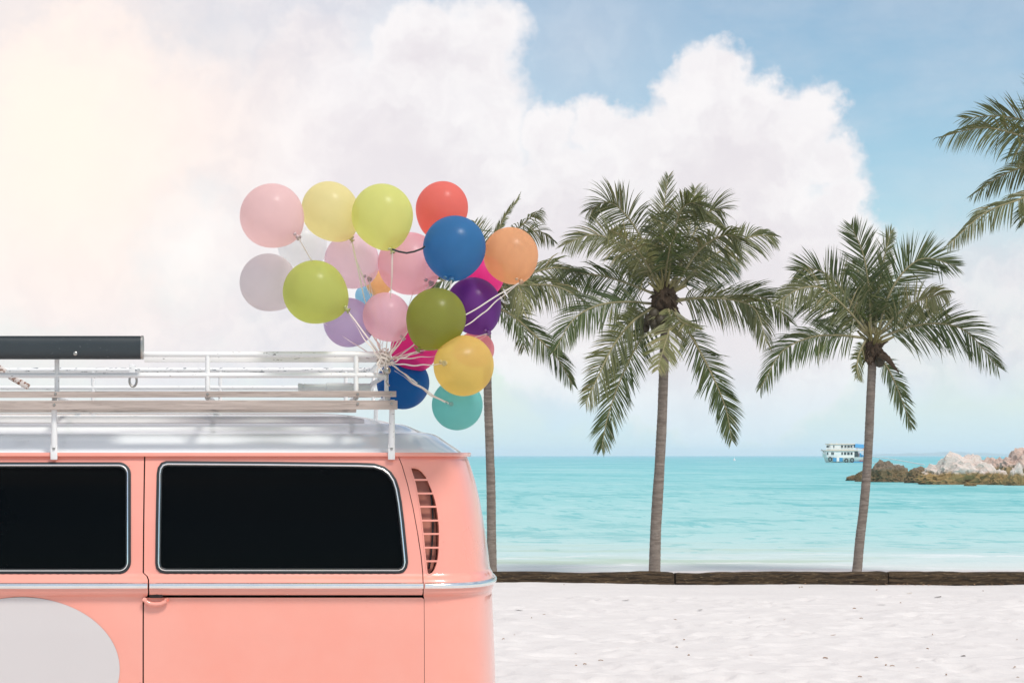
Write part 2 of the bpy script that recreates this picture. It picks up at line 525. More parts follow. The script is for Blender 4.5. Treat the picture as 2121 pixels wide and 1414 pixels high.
rip = t.noise(pscale((0.9, 1.3, 1)), 1.0, 5, 0.65, 0.4)
rip2 = t.noise(pscale((0.30, 0.20, 1)), 1.0, 6, 0.66, 0.3)
dk = t.m('MULTIPLY', t.ss(t.m('ADD', t.m('MULTIPLY', pat, 0.55), t.m('MULTIPLY', rip2, 0.5)), 0.515, 0.60), t.ss(off, 4.0, 16.0))
c = t.mix(t.m('MULTIPLY', dk, 0.55), depth, (0.06, 0.41, 0.42))
rip3 = t.noise(pscale((1.15, 0.20, 1)), 1.0, 5, 0.62, 0.3)  # shading of wave faces painted into the water colour as dark and pale dashes
c = t.mix(t.m('MULTIPLY', t.ss(rip3, 0.55, 0.64), t.m('MULTIPLY', t.ss(off, 8.0, 22.0, 0, 0.55), t.ss(off, 260.0, 90.0, 0.25, 1.0))), c, (0.06, 0.43, 0.45))
c = t.mix(t.m('MULTIPLY', t.ss(rip3, 0.44, 0.36), t.ss(off, 8.0, 22.0, 0, 0.35)), c, (0.46, 0.70, 0.69))
c = t.mix(t.m('MULTIPLY', t.ss(rip, 0.54, 0.63), t.ss(off, 2.0, 9.0, 0, 0.55)), c, (0.12, 0.47, 0.47))
c = t.mix(t.ss(pat, 0.50, 0.34, 0, 0.35), c, (0.42, 0.66, 0.65))
grn = t.ss(t.noise(pscale((0.10, 0.42, 1)), 1.0, 5, 0.6), 0.50, 0.63)
c = t.mix(t.m('MULTIPLY', grn, t.m('MULTIPLY', t.ss(off, 1.5, 4.0), t.ss(off, 13.0, 6.0, 0, 0.7))), c, (0.42, 0.55, 0.40))
nb = t.m('ADD', t.m('MULTIPLY', rip, 0.6), t.m('ADD', t.noise(pscale((2.6, 7.0, 1)), 1.0, 5, 0.65), t.m('MULTIPLY', rip2, 1.6)))
fn = t.m('MULTIPLY', t.m('SUBTRACT', t.noise(pscale((0.16, 0.05, 1)), 1.0, 4, 0.55), 0.5), 6.0)
for o_, wd_, st_ in ((2.3, 0.28, 0.8), (5.4, 0.35, 0.55)):
    band = t.ss(t.m('ABSOLUTE', t.m('SUBTRACT', t.m('ADD', off, fn), o_)), wd_, 0.0)
    c = t.mix(t.m('MULTIPLY', t.m('MULTIPLY', band, t.ss(rip, 0.40, 0.58)), st_), c, (0.86, 0.86, 0.85))
nrm = bump(t, nb, 0.55, 0.10)
dif = t.n('ShaderNodeBsdfDiffuse'); t.put(dif.inputs['Color'], c); t.put(dif.inputs['Normal'], nrm)
gl = t.n('ShaderNodeBsdfGlossy'); gl.inputs['Roughness'].default_value = 0.16; t.put(gl.inputs['Normal'], nrm)
gl.inputs['Color'].default_value = (0.95, 0.97, 1, 1)
mixs = t.n('ShaderNodeMixShader'); mixs.inputs[0].default_value = 0.17
t.t.links.new(dif.outputs[0], mixs.inputs[1]); t.t.links.new(gl.outputs[0], mixs.inputs[2])
tr = t.n('ShaderNodeBsdfTransparent')
edge = t.noise(pscale((0.5, 1.2, 1)), 1.0, 6, 0.65)
op = t.ss(t.m('ADD', off, t.m('MULTIPLY', t.m('SUBTRACT', edge, 0.5), 2.2)), 0.0, 1.2, 0.85, 1.0)
mx2 = t.n('ShaderNodeMixShader'); t.put(mx2.inputs[0], op)
t.t.links.new(tr.outputs[0], mx2.inputs[1]); t.t.links.new(mixs.outputs[0], mx2.inputs[2])
t.t.links.new(mx2.outputs[0], out.inputs[0])
sea = link_mesh('sea', me, m)
tag(sea, kind='structure')

# ------------------------------------------------------------------ far hills
HD = 9500.0
pts = [(1808, 1.5), (1835, 5.5), (1860, 3.5), (1885, 6), (1910, 4), (1935, 7.5), (1955, 9.5), (1980, 8), (2010, 5.5), (2035, 6.5), (2070, 3.5), (2110, 4.5), (2160, 2), (2230, 0)]
xs = np.linspace(1795, 2235, 120)
hh = np.interp(xs, [p[0] for p in pts], [p[1] for p in pts]) * (1 + 0.10 * fbm(xs * 0.09, xs * 0, oct=3, seed=9))
hh *= np.clip((xs - 1795) / 20, 0, 1)
dv = np.linspace(-1, 1, 15)
HX = np.repeat(((xs - CX) / FPX * HD)[None, :], 15, 0); HYy = HD + dv[:, None] * 320 + 0 * HX
HZ = -1 + (hh / FPX * HD)[None, :] * (1 - dv[:, None] ** 2) * (1 + 0.15 * fbm(HX * 0.01, HYy * 0.01, oct=3, seed=4))
hills = link_mesh('hills', grid_mesh('hills', HX, HYy, HZ), m_simple('forest_hills', (0.08, 0.11, 0.09), 0.9, var=0.4, scale=0.01))
tag(hills, kind='structure')

# ------------------------------------------------------------------ timbers along the sand
M['timber'] = m_wood('weathered_timber', (0.085, 0.055, 0.030), (0.028, 0.019, 0.011), (0.32, 0.235, 0.13), (1.6, 13, 13), 0.9, 1.0)
def timber(px0, px1, seed, label, hy=0.0):
    Yc = 26.0
    x0 = (px0 - CX) / FPX * Yc; x1 = (px1 - CX) / FPX * Yc
    n = int((x1 - x0) / 0.045); k = 36
    xs = np.linspace(x0, x1, n)
    th = np.linspace(0, 2 * math.pi, k, endpoint=False)
    XX = np.repeat(xs[:, None], k, 1)
    c_, s_ = np.cos(th), np.sin(th)
    sq = (np.abs(c_) ** 5 + np.abs(s_) ** 5) ** (-1 / 5)
    hw = 0.105 + 0.016 * fbm(xs * 1.3, xs * 0, oct=3, seed=seed); hh_ = 0.085 + 0.011 * fbm(xs * 1.6, xs * 0 + 5, oct=3, seed=seed + 1)
    ends = 1 - 0.06 * np.exp(-((xs - x0) / 0.02) ** 2) - 0.06 * np.exp(-((xs - x1) / 0.02) ** 2)
    rr = 1 + 0.06 * fbm(XX * 3.0, (c_ * sq)[None, :] * 7 + 0 * XX, (s_ * sq)[None, :] * 7 + 0 * XX, oct=4, seed=seed + 2) \
           - 0.10 * np.clip(fbm(XX * 1.4, (c_ * sq)[None, :] * 14 + 0 * XX, (s_ * sq)[None, :] * 14 + 0 * XX, oct=3, seed=seed + 7) - 0.15, 0, 1)
    YY = Yc + hw[:, None] * ends[:, None] * (c_ * sq)[None, :] * rr
    ZZ = 0.055 + hy + hh_[:, None] * ends[:, None] * (s_ * sq)[None, :] * rr
    vs = np.stack([XX, YY, ZZ], -1).reshape(-1, 3)
    fs = [(i * k + j, (i + 1) * k + j, (i + 1) * k + (j + 1) % k, i * k + (j + 1) % k) for i in range(n - 1) for j in range(k)]
    fs += [tuple(range(k)), tuple((n - 1) * k + j for j in reversed(range(k)))]
    mb = MB(); mb.add(vs, fs)
    o = mb.build('timber_beam', M['timber'], loc=((x0 + x1) / 2, Yc, 0))
    return tag(o, label, 'timber beam', 'weathered timbers laid end to end')
timber(60, 1393.5, 101, 'long weathered timber on the sand running from behind the van', 0.002)
timber(1397.5, 1834, 131, 'dark weathered timber lying between the van side timber and the leafy one')
timber(1837, 2900, 151, 'dark timber with dry leaves against its foot, below the rocks', 0.004)

# ------------------------------------------------------------------ van
Yc = 8.71; X0 = 0.492; LS = 3.45; AF = 0.62; NE = 3.0
zp = lambda py: CAMZ + (HY - py) / FPX * 7.86
_ph = np.linspace(0, math.pi / 2, 400)
_ux = np.sin(_ph) ** (2 / NE); _uy = np.cos(_ph) ** (2 / NE)
_ux[0] = 0; _uy[-1] = 0; _uy[0] = 1; _ux[-1] = 1
_sl = np.concatenate([[0], np.cumsum(np.hypot(np.diff(_ux) * 0.28, np.diff(_uy) * 0.86))])
LQ = float(_sl[-1])
_sf = np.concatenate([[0], np.cumsum(np.hypot(np.diff(_ux) * AF, np.diff(_uy) * 0.86))])
LF = float(_sf[-1])
_out = [(920, -.095), (937, -.085), (946, -.075), (1000, -.050), (1080, -.022), (1150, -.006), (1180, -.001), (1187, .001), (1192, .007), (1197, .016),
        (1202, .023), (1207, .026), (1219, .026), (1225, .025), (1230, .018), (1234, .006), (1238, .001), (1245, 0), (1300, .005), (1414, .006), (1500, 0), (1600, -.025), (1690, -.07)]
_oz = np.array([zp(p) for p, _ in _out])[::-1]; _ov = np.array([v for _, v in _out])[::-1]
def half_w(z): return 0.86 + np.interp(z, _oz, _ov)
_sil = [(920, 955), (937, 963), (946, 968), (970, 976), (1000, 985), (1040, 994), (1080, 1001), (1120, 1007), (1160, 1012), (1180, 1014), (1187, 1015), (1192, 1017), (1197, 1020), (1202, 1022), (1207, 1023),
        (1219, 1023), (1225, 1022.5), (1230, 1021), (1234, 1019.5), (1238, 1019), (1245, 1019.5), (1320, 1022.5), (1414, 1026), (1500, 1026), (1690, 1012)]
_az, _av = [], []
for p, target in _sil:
    z = zp(p); w = float(half_w(z)); lo, hi = 0.0, 0.8
    for _ in range(40):
        a = (lo + hi) / 2
        s = np.max((X0 + a * _ux) / (Yc - w * _uy)) * FPX + CX
        if s < target: lo = a
        else: hi = a
    _az.append(z); _av.append((lo + hi) / 2)
_az = np.array(_az)[::-1]; _av = np.array(_av)[::-1]
def rear_a(z): return np.interp(z, _az, _av)
S_MAX = 2 * LQ + LS + LF; S_MIN = -LS - LF
def surf(S, z, inset=0.0):
    S = np.asarray(S, float); z = np.asarray(z, float)
    w = half_w(z); a = rear_a(z)
    w = w - inset; a = a - inset
    af = AF - inset - 0.10 * np.clip((z - 1.15) / 0.5, 0, 1) ** 1.3
    x = np.zeros_like(S + z); y = np.zeros_like(x)
    S = S + 0 * x; z = z + 0 * x
    for lo, hi, kind in ((-9e9, -LS, 0), (-LS, 0, 1), (0, LQ, 2), (LQ, 2 * LQ, 3), (2 * LQ, 2 * LQ + LS, 4), (2 * LQ + LS, 9e9, 5)):
        k = (S >= lo) & (S < hi) if kind else (S < hi)
        if not k.any(): continue
        s = S[k]; ww = (w + 0 * x)[k]; aa = (a + 0 * x)[k]; ff = (af + 0 * x)[k]
        if kind == 0:
            q = np.clip(-LS - s, 0, LF); x[k] = X0 - LS - ff * np.interp(q, _sf, _ux); y[k] = Yc - ww * np.interp(q, _sf, _uy)
        elif kind == 1: x[k] = X0 + s; y[k] = Yc - ww
        elif kind == 2: x[k] = X0 + aa * np.interp(s, _sl, _ux); y[k] = Yc - ww * np.interp(s, _sl, _uy)
        elif kind == 3: x[k] = X0 + aa * np.interp(2 * LQ - s, _sl, _ux); y[k] = Yc + ww * np.interp(2 * LQ - s, _sl, _uy)
        elif kind == 4: x[k] = X0 - (s - 2 * LQ); y[k] = Yc + ww
        else:
            q = np.clip(s - 2 * LQ - LS, 0, LF); x[k] = X0 - LS - ff * np.interp(q, _sf, _ux); y[k] = Yc + ww * np.interp(q, _sf, _uy)
    return np.stack([x, y, z], -1)
def surf_n(S, z):
    e = 2e-3
    du = surf(np.asarray(S) + e, z) - surf(np.asarray(S) - e, z); dz = surf(S, np.asarray(z) + e) - surf(S, np.asarray(z) - e)
    n = np.cross(du, dz)
    return n / np.maximum(np.linalg.norm(n, axis=-1, keepdims=True), 1e-9)
def inv(px, py):
    """(S, z) on the near side of the body at a photograph pixel"""
    y = 7.86
    for _ in range(60):
        x = (px - CX) / FPX * y; z = CAMZ + (HY - py) / FPX * y
        if x <= X0:
            S = x - X0; yn = Yc - float(half_w(z))
        else:
            u = min(0.995, (x - X0) / float(rear_a(z))); S = float(np.interp(u, _ux, _sl)); yn = Yc - float(half_w(z)) * float(np.interp(S, _sl, _uy))
        y = y * 0.5 + yn * 0.5
    return (S, z)
def dens(poly, step, closed=True):
    o = []
    n = len(poly)
    for i in range(n if closed else n - 1):
        a = poly[i]; b = poly[(i + 1) % n]
        L = math.hypot(b[0] - a[0], b[1] - a[1]); k = max(1, int(math.ceil(L / step)))
        o += [(a[0] + (b[0] - a[0]) * j / k, a[1] + (b[1] - a[1]) * j / k) for j in range(k)]
    if not closed: o.append(poly[-1])
    return o
def inside(pts, poly):
    poly = np.asarray(poly); x, y = pts[:, 0], pts[:, 1]
    r = np.zeros(len(pts), bool)
    j = len(poly) - 1
    for i in range(len(poly)):
        xi, yi = poly[i]; xj, yj = poly[j]
        if yi != yj:
            r ^= ((yi > y) != (yj > y)) & (x < (xj - xi) * (y - yi) / (yj - yi) + xi)
        j = i
    return r
def mind(pts, poly):
    poly = np.asarray(poly)
    r = np.full(len(pts), 9e9)
    for c in np.array_split(np.arange(len(poly)), max(1, len(poly) // 200)):
        dd = ((pts[:, None, :] - poly[None, c, :]) ** 2).sum(-1).min(1)
        r = np.minimum(r, dd)
    return np.sqrt(r)
ZROWS = sorted(set([round(float(z), 4) for z in np.arange(0.24, 1.66, 0.03)] + [round(zp(p), 4) for p in
               (1180, 1184, 1187, 1189, 1191, 1193, 1195, 1197, 1199.5, 1202, 1204, 1207, 1213, 1219, 1222, 1225, 1227.5, 1230, 1232, 1234, 1236, 1238, 1241, 1245)]))
def panel(name, poly, holes, parent, mat, ds=0.03, inset=0.0, rim=0.010, rows=None):
    """one sheet of bodywork, cut to poly (in S, z) with real openings, following the curved body"""
    loops = [poly] + holes
    pa = np.array(poly)
    g = np.array([(s, z) for z in (rows or ZROWS) for s in np.arange(pa[:, 0].min(), pa[:, 0].max(), ds)])
    g = g[(g[:, 1] > pa[:, 1].min()) & (g[:, 1] < pa[:, 1].max())]
    g = g[inside(g, poly)]
    for h in holes: g = g[~inside(g, h)]
    for l in loops: g = g[mind(g, l) > 0.0035]
    vs = []; es = []
    for l in loops:
        b = len(vs); vs += [Vector(p) for p in l]
        es += [(b + i, b + (i + 1) % len(l)) for i in range(len(l))]
    vs += [Vector(p) for p in g]
    V, E, F, *_ = delaunay_2d_cdt(vs, es, [], 0, 1e-6)
    V = np.array([(v.x, v.y) for v in V]); F = np.array(F)
    c = V[F].mean(1)
    k = inside(c, poly)
    for h in holes: k &= ~inside(c, h)
    F = F[k]
    P3 = surf(V[:, 0], V[:, 1], inset); N3 = surf_n(V[:, 0], V[:, 1])
    o = ORG[parent.name]
    co = [tuple(p - np.array(o)) for p in P3]; nn = [tuple(n) for n in N3]
    faces = []
    for a, b, c_ in F.tolist():
        fn = np.cross(P3[b] - P3[a], P3[c_] - P3[a])
        faces.append((a, b, c_) if fn.dot(N3[a]) > 0 else (a, c_, b))
    if rim:
        for l in loops:
            L = np.array(l)
            A = surf(L[:, 0], L[:, 1], inset); NN = surf_n(L[:, 0], L[:, 1]); B = A - NN * rim
            b0 = len(co); n = len(l)
            tng = np.roll(A, -1, 0) - np.roll(A, 1, 0); side = np.cross(tng, NN); side /= np.maximum(np.linalg.norm(side, axis=1, keepdims=True), 1e-9)
            co += [tuple(p - np.array(o)) for p in A] + [tuple(p - np.array(o)) for p in B]
            nn += [tuple(s) for s in side] * 2
            faces += [(b0 + i, b0 + (i + 1) % n, b0 + n + (i + 1) % n, b0 + n + i) for i in range(n)]
    me = bpy.data.meshes.new(name)
    me.from_pydata(co, [], faces)
    me.shade_smooth()
    me.normals_split_custom_set_from_vertices(nn)
    return link_mesh(name, me, mat, parent)
def pxpoly(pts, step=5.0):
    return [inv(*p) for p in dens(pts, step)]
def rounded(x0, y0, x1, y1, r, n=8):
    o = []
    for cx_, cy_, a0 in ((x1 - r, y0 + r, -90), (x1 - r, y1 - r, 0), (x0 + r, y1 - r, 90), (x0 + r, y0 + r, 180)):
        o += [(cx_ + r * math.cos(R(a0 + 90 * i / n)), cy_ + r * math.sin(R(a0 + 90 * i / n))) for i in range(n + 1)]
    return o
def loop_sweep(name, ring, section, parent, mat):
    """sweep section [(across, out)] round a closed (S, z) ring lying on the body; across > 0 is outwards"""
    L = np.array(ring); n = len(L)
    d_ = np.roll(L, -1, 0) - np.roll(L, 1, 0); d_ /= np.linalg.norm(d_, axis=1, keepdims=True)
    nr = np.stack([d_[:, 1], -d_[:, 0]], 1)
    area = 0.5 * np.sum(L[:, 0] * np.roll(L[:, 1], -1) - np.roll(L[:, 0], -1) * L[:, 1])
    if area < 0: nr = -nr
    rows = []
    for ac, ot in section:
        Q = L + nr * ac
        rows.append(surf(Q[:, 0], Q[:, 1]) + surf_n(Q[:, 0], Q[:, 1]) * ot)
    k = len(rows); vs = np.concatenate(rows)
    fs = [(a * n + i, a * n + (i + 1) % n, ((a + 1) % k) * n + (i + 1) % n, ((a + 1) % k) * n + i) for a in range(k) for i in range(n)]
    mb = MB(); mb.add(vs, fs)
    return mb.build(name, mat, parent, angle=50)
def line_sweep(name, S0, S1, zfun, section, parent, mat, ds=0.02, cap=True):
    ss = np.linspace(S0, S1, max(3, int((S1 - S0) / ds)))
    rows = []
    for ot, dz in section:
        z = zfun + dz if not callable(zfun) else zfun(ss) + dz
        zc = zfun if not callable(zfun) else zfun(ss)
        A = surf(ss, zc + 0 * ss); N = surf_n(ss, zc + 0 * ss); N[:, 2] = 0
        N /= np.linalg.norm(N, axis=1, keepdims=True)
        A = A + N * ot; A[:, 2] += dz
        rows.append(A)
    k = len(rows); n = len(ss); vs = np.concatenate(rows)
    fs = [(a * n + i, a * n + i + 1, ((a + 1) % k) * n + i + 1, ((a + 1) % k) * n + i) for a in range(k) for i in range(n - 1)]
    if cap:
        fs += [tuple(a * n for a in range(k)), tuple(a * n + n - 1 for a in reversed(range(k)))]
    mb = MB(); mb.add(vs, fs)
    return mb.build(name, mat, parent, angle=50)

van = thing('camper_van', (-1.3, Yc, 0), 'salmon pink vintage camper van with white roof parked on the beach', 'van')
ZB = 0.27; ZG = zp(945)          # sill and gutter heights
SB = lambda px: (px - CX) / FPX * 7.86 - X0
# sheet outlines
s_l = SB(295.8); s_r = SB(298.6)
front_S = -LS + 0.30
W1 = pxpoly(rounded(-322, 960, 268, 1185, 22), 4)
W2px = [(345, 957.5), (560, 959), (740, 961), (775, 962.5), (795, 969), (808, 979), (818, 994), (824, 1012), (829, 1040), (834, 1080), (838, 1120), (841, 1150),
        (842, 1164), (840, 1174), (835, 1181), (826, 1184.5), (600, 1184.5), (343, 1184.5), (333, 1182), (327, 1176), (325, 1165), (326, 1080), (328, 980), (330, 969), (336, 960.5)]
W2 = pxpoly(W2px, 4)
seam = [(826, 944.5), (834, 965), (845, 1003), (856, 1050), (866, 1105), (873, 1150), (876.5, 1186), (877.5, 1210), (877.5, 1233), (879, 1240), (879.5, 1330), (880, 1690)]
seamS = [inv(*p) for p in dens(seam, 6, False)]
seamS[-1] = (seamS[-1][0], ZB)
left_edge = [(s_l, ZG), (s_l, zp(1185)), (s_l + 0.006, zp(1188)), (s_l + 0.015, zp(1192)), (s_l + 0.021, zp(1199)), (s_l + 0.022, zp(1226)), (s_l + 0.018, zp(1233)), (s_l, zp(1237)), (s_l, ZB)]
door_poly = dens([(front_S, ZG)] + left_edge + [(front_S, ZB)], 0.03)
shift = s_r - s_l
redge = [(p[0] + shift, p[1]) for p in left_edge]
# upper part of the side panel ends in the track slot, lower part starts below it
up_poly = dens(redge[:7] + [(s_r + 0.018, zp(1230.5))], 0.03, False) + dens([(s_r + 0.03, zp(1230.5)), (inv(877, 1230.5)[0] - 0.004, zp(1230.5))], 0.03, False)
up_poly = dens(redge[:6], 0.03, False) + dens([(s_r + 0.022, zp(1230.5)), (inv(877, 1230.5)[0] - 0.004, zp(1230.5))], 0.03, False)
up_poly += [(s - 0.0028, z) for s, z in reversed(seamS) if z > zp(1229)]
low_poly = dens([(s_r, ZB), (s_r, zp(1236.5))], 0.03, False) + dens([(s_r + 0.03, zp(1236.5)), (inv(877, 1236.5)[0] - 0.004, zp(1236.5))], 0.03, False)
low_poly += [(s - 0.0014, z) for s, z in seamS if z < zp(1238)]
low_poly = low_poly + dens([(low_poly[-1][0], ZB), (s_r, ZB)], 0.03, False)[1:-1]
S_FAR = 2 * LQ + 0.05
rear_poly = [(s, z) for s, z in seamS] + dens([(seamS[-1][0], ZB), (S_FAR, ZB)], 0.03, False)[1:] + dens([(S_FAR, ZB), (S_FAR, ZG)], 0.03, False)[1:] + dens([(S_FAR, ZG), seamS[0]], 0.03, False)[1:-1]
body_poly = None
v_px = [(415, 192), (420, 187), (440, 188), (458, 194), (478, 208), (500, 235), (515, 266), (530, 300), (545, 340), (555, 372), (565, 418), (571, 460), (577, 520), (578, 560), (577, 610), (575, 672), (571, 706),
        (563, 740), (550, 772), (538, 787), (523, 795), (513, 794), (508, 786), (503, 745), (495, 670), (487, 580), (478, 500), (468, 430), (456, 355), (444, 290), (432, 244), (420, 210)]
VENT = pxpoly([(700 + x / 2.75, 900 + y / 2.75) for x, y in v_px], 4)

door = panel('sliding_door', door_poly, [W1], van, M['pink'])
side_up = panel('side_panel', up_poly, [W2], van, M['pink'])
side_low = panel('side_panel', low_poly, [], van, M['pink'])
rear = panel('rear_quarter', rear_poly, [VENT], van, M['pink'])
panel('front_body', dens([(S_MIN + 1e-4, ZG), (front_S - 0.004, ZG), (front_S - 0.004, ZB), (S_MIN + 1e-4, ZB)], 0.04), [], van, M['pink'], 0.06)
panel('far_side_body', dens([(S_FAR + 0.004, ZG), (S_MAX - 1e-4, ZG), (S_MAX - 1e-4, ZB), (S_FAR + 0.004, ZB)], 0.04), [], van, M['pink'], 0.06)
# dark liner behind the seams and openings
ss = np.linspace(S_MIN, S_MAX, 220); zz = np.linspace(0.30, ZG - 0.005, 24)
SS, ZZ = np.meshgrid(ss, zz)
LP = surf(SS, ZZ, 0.055) - np.array(ORG[van.name])
link_mesh('inner_lining', grid_mesh('inner_lining', LP[..., 0], LP[..., 1], LP[..., 2]), M['liner'], van)
# windows
def window(parent, ring, name='window_glass'):
    pa = np.array(ring); c = pa.mean(0)
    panel(name, ring, [], parent, M['glass'], 0.05, 0.007, 0)
    loop_sweep('window_seal', ring, [(0.0065, 0.0005), (0.005, 0.0055), (0.0, 0.007), (-0.006, 0.006), (-0.0135, 0.003), (-0.0150, -0.008), (0.0, -0.011)], parent, M['rubber'])
    loop_sweep('chrome_trim', ring, [(-0.0030, 0.0055), (-0.0045, 0.0088), (-0.0075, 0.0095), (-0.0105, 0.0070), (-0.0112, 0.003), (-0.0030, 0.003)], parent, M['chrome'])
window(door, W1); window(side_up, W2)
W0 = [(-LS - 0.02 + s, z) for s, z in [( -0.16, zp(1180)), (-0.16, zp(970)), (0.2, zp(965)), (0.2, zp(1180))]]
# front quarter window, windscreen and rear window (out of the frame)
def proud_pane(name, S0, S1, z0, z1, r, mat):
    ring = dens([(S0 + (p[0]) * (S1 - S0), z0 + p[1] * (z1 - z0)) for p in [(r * 1.0, 0), (1 - r, 0), (1, .12), (1, .88), (1 - r, 1), (r, 1), (0, .88), (0, .12)]], 0.03)
    panel(name, ring, [], van, mat, 0.05, -0.004, 0.01)
proud_pane('cab_window', -LS - 0.28, -LS + 0.22, zp(1180), zp(965), 0.1, M['glass'])
proud_pane('windscreen', S_MIN + 0.03, -LS - 0.42, zp(1190), zp(965), 0.06, M['glass'])
proud_pane('windscreen', 2 * LQ + LS + 0.42, S_MAX - 0.03, zp(1190), zp(965), 0.06, M['glass'])
proud_pane('rear_window', LQ - 0.16, LQ + 0.50, zp(1170), zp(975), 0.08, M['glass'])
proud_pane('tail_light', LQ - 0.80, LQ - 0.70, zp(1590), zp(1490), 0.3, M['red_lens'])
proud_pane('tail_light', LQ + 0.70, LQ + 0.80, zp(1590), zp(1490), 0.3, M['red_lens'])
# air vent behind the side window: duct and seven bars
L = np.array(VENT)
A = surf(L[:, 0], L[:, 1]); N = surf_n(L[:, 0], L[:, 1])
mb = MB()
Bk = A - N * 0.034
n = len(L)
mb.add(np.concatenate([A - N * 0.002, Bk]), [(i, (i + 1) % n, n + (i + 1) % n, n + i) for i in range(n)])
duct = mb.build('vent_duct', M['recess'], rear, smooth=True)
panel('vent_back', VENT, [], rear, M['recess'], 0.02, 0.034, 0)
mb = MB()
p0 = inv(700 + 535 / 2.75, 900 + 250 / 2.75); p1 = inv(700 + 548 / 2.75, 900 + 760 / 2.75)
pts = []
for i in range(12):
    f = i / 11
    S_ = inv(700 + (500 + 52 * math.sin(0.5 + 2.1 * f)) / 2.75, 900 + (235 + 530 * f) / 2.75)
    pts.append(tuple(surf(S_[0], S_[1], 0.026)))
mb.tube(pts, 0.004, 6)
mb.build('vent_cable', M['rubber'], rear)
loop_sweep('vent_lip', VENT, [(0.0035, 0.0003), (0.001, 0.0022), (-0.0015, 0.0018), (-0.0025, -0.004), (0.0, -0.005)], rear, M['pink'])
for yb in (256, 333.5, 409, 488, 564, 642, 719):
    py = 900 + yb / 2.75
    ys = np.array(v_px, float)
    # left and right limits of the opening at this height
    xs_ = []
    q = dens(v_px, 2)
    for i in range(len(q)):
        a, b = q[i], q[(i + 1) % len(q)]
        if (a[1] - yb) * (b[1] - yb) <= 0 and a[1] != b[1]:
            xs_.append(a[0] + (b[0] - a[0]) * (yb - a[1]) / (b[1] - a[1]))
    xa, xb = 700 + min(xs_) / 2.75 - 0.6, 700 + max(xs_) / 2.75 + 0.6
    Sa, Sb = inv(xa, py), inv(xb, py)
    line_sweep('vent_bar', Sa[0], Sb[0], Sa[1], [(0.0012, 0.0036), (0.002, 0.0), (0.0012, -0.0036), (-0.010, -0.0050), (-0.010, 0.002)], rear, M['pink'], 0.004)
# chrome belt strip in three lengths, drip rail, roller track
chrome_sec = [(0.000, 0.0120), (0.006, 0.0110), (0.0105, 0.006), (0.012, 0.0), (0.0105, -0.006), (0.006, -0.0110), (0.0, -0.0120), (-0.003, 0)]
zc = zp(1211.5)
line_sweep('chrome_strip', front_S, s_l + 0.0205, zc, chrome_sec, door, M['chrome'])
line_sweep('chrome_strip', s_r + 0.0235, inv(876.5, 1211)[0], zc, chrome_sec, side_up, M['chrome'])
line_sweep('chrome_strip', inv(880, 1211)[0], 2 * LQ, zc, chrome_sec, rear, M['chrome'], 0.012)
gut = [(-0.012, -0.0085), (0.016, -0.0085), (0.0205, -0.0055), (0.0215, 0.004), (0.0190, 0.0078), (0.0150, 0.0070), (0.0130, 0.001), (-0.012, 0.001)]
line_sweep('drip_rail', S_MIN + 0.01, S_MAX - 0.01, zp(941), gut, van, M['pink'], 0.02)
line_sweep('door_track', s_r + 0.03, inv(876, 1233)[0], zp(1233.5), [(-0.022, 0.008), (-0.022, -0.008), (-0.016, -0.008), (-0.016, 0.008)], side_low, M['liner'])
pts = [(300, 1233), (300.5, 1240), (304, 1246), (312, 1249.5), (322, 1250.5), (334, 1249.5), (342, 1245), (346, 1238), (346.5, 1233.5)]
mb = MB()
P_ = []
for px, py in dens(pts, 3, False):
    s_ = inv(px, py); P_.append(tuple(surf(s_[0], s_[1]) + surf_n(s_[0], s_[1]) * 0.016))
mb.tube(P_, 0.0085, 12)
mb.build('roller_loop', M['pink'], door)
mb = MB(); s_ = inv(324, 1236)
mb.box(Vector(surf(s_[0], s_[1])) + Vector((0, -0.004, 0.006)), (0.05, 0.02, 0.016), bev=0.003)
mb.build('roller', M['liner'], door)
# big round paint patch on the door
el_ = [(45 + 203 * math.cos(a), 1385 + 149 * math.sin(a)) for a in np.linspace(0, 2 * math.pi, 140, endpoint=False)]
panel('round_patch', [inv(*p) for p in el_], [], door, M['decal'], 0.03, -0.0022, 0.002)
# roof
def roof_mesh():
    ns, nt = 360, 40
    ss = np.concatenate([np.linspace(S_MIN, 0, 90, endpoint=False), np.linspace(0, 2 * LQ, 180, endpoint=False), np.linspace(2 * LQ, S_MAX, 91)])
    base = surf(ss, zp(939) + 0 * ss, 0.012)
    tt = np.linspace(0, 1, nt) ** 1.25
    spx = np.clip(base[:, 0], X0 - LS + 0.15, 0.05)
    rows = []
    for t_ in tt:
        x = base[:, 0] + (spx - base[:, 0]) * t_; y = base[:, 1] + (Yc - base[:, 1]) * t_
        h = 0.172 * (1 - (1 - t_) ** 2.1) ** 0.80 + 0.010 * math.exp(-((t_ - 0.16) / 0.05) ** 2) + 0.006 * math.exp(-((t_ - 0.34) / 0.05) ** 2)
        rows.append(np.stack([x, y, zp(939) + h + 0 * x], -1))
    G = np.array(rows) - np.array(ORG[van.name])
    return grid_mesh('roof', G[..., 0], G[..., 1], G[..., 2])
link_mesh('roof', roof_mesh(), M['roof_white'], van)
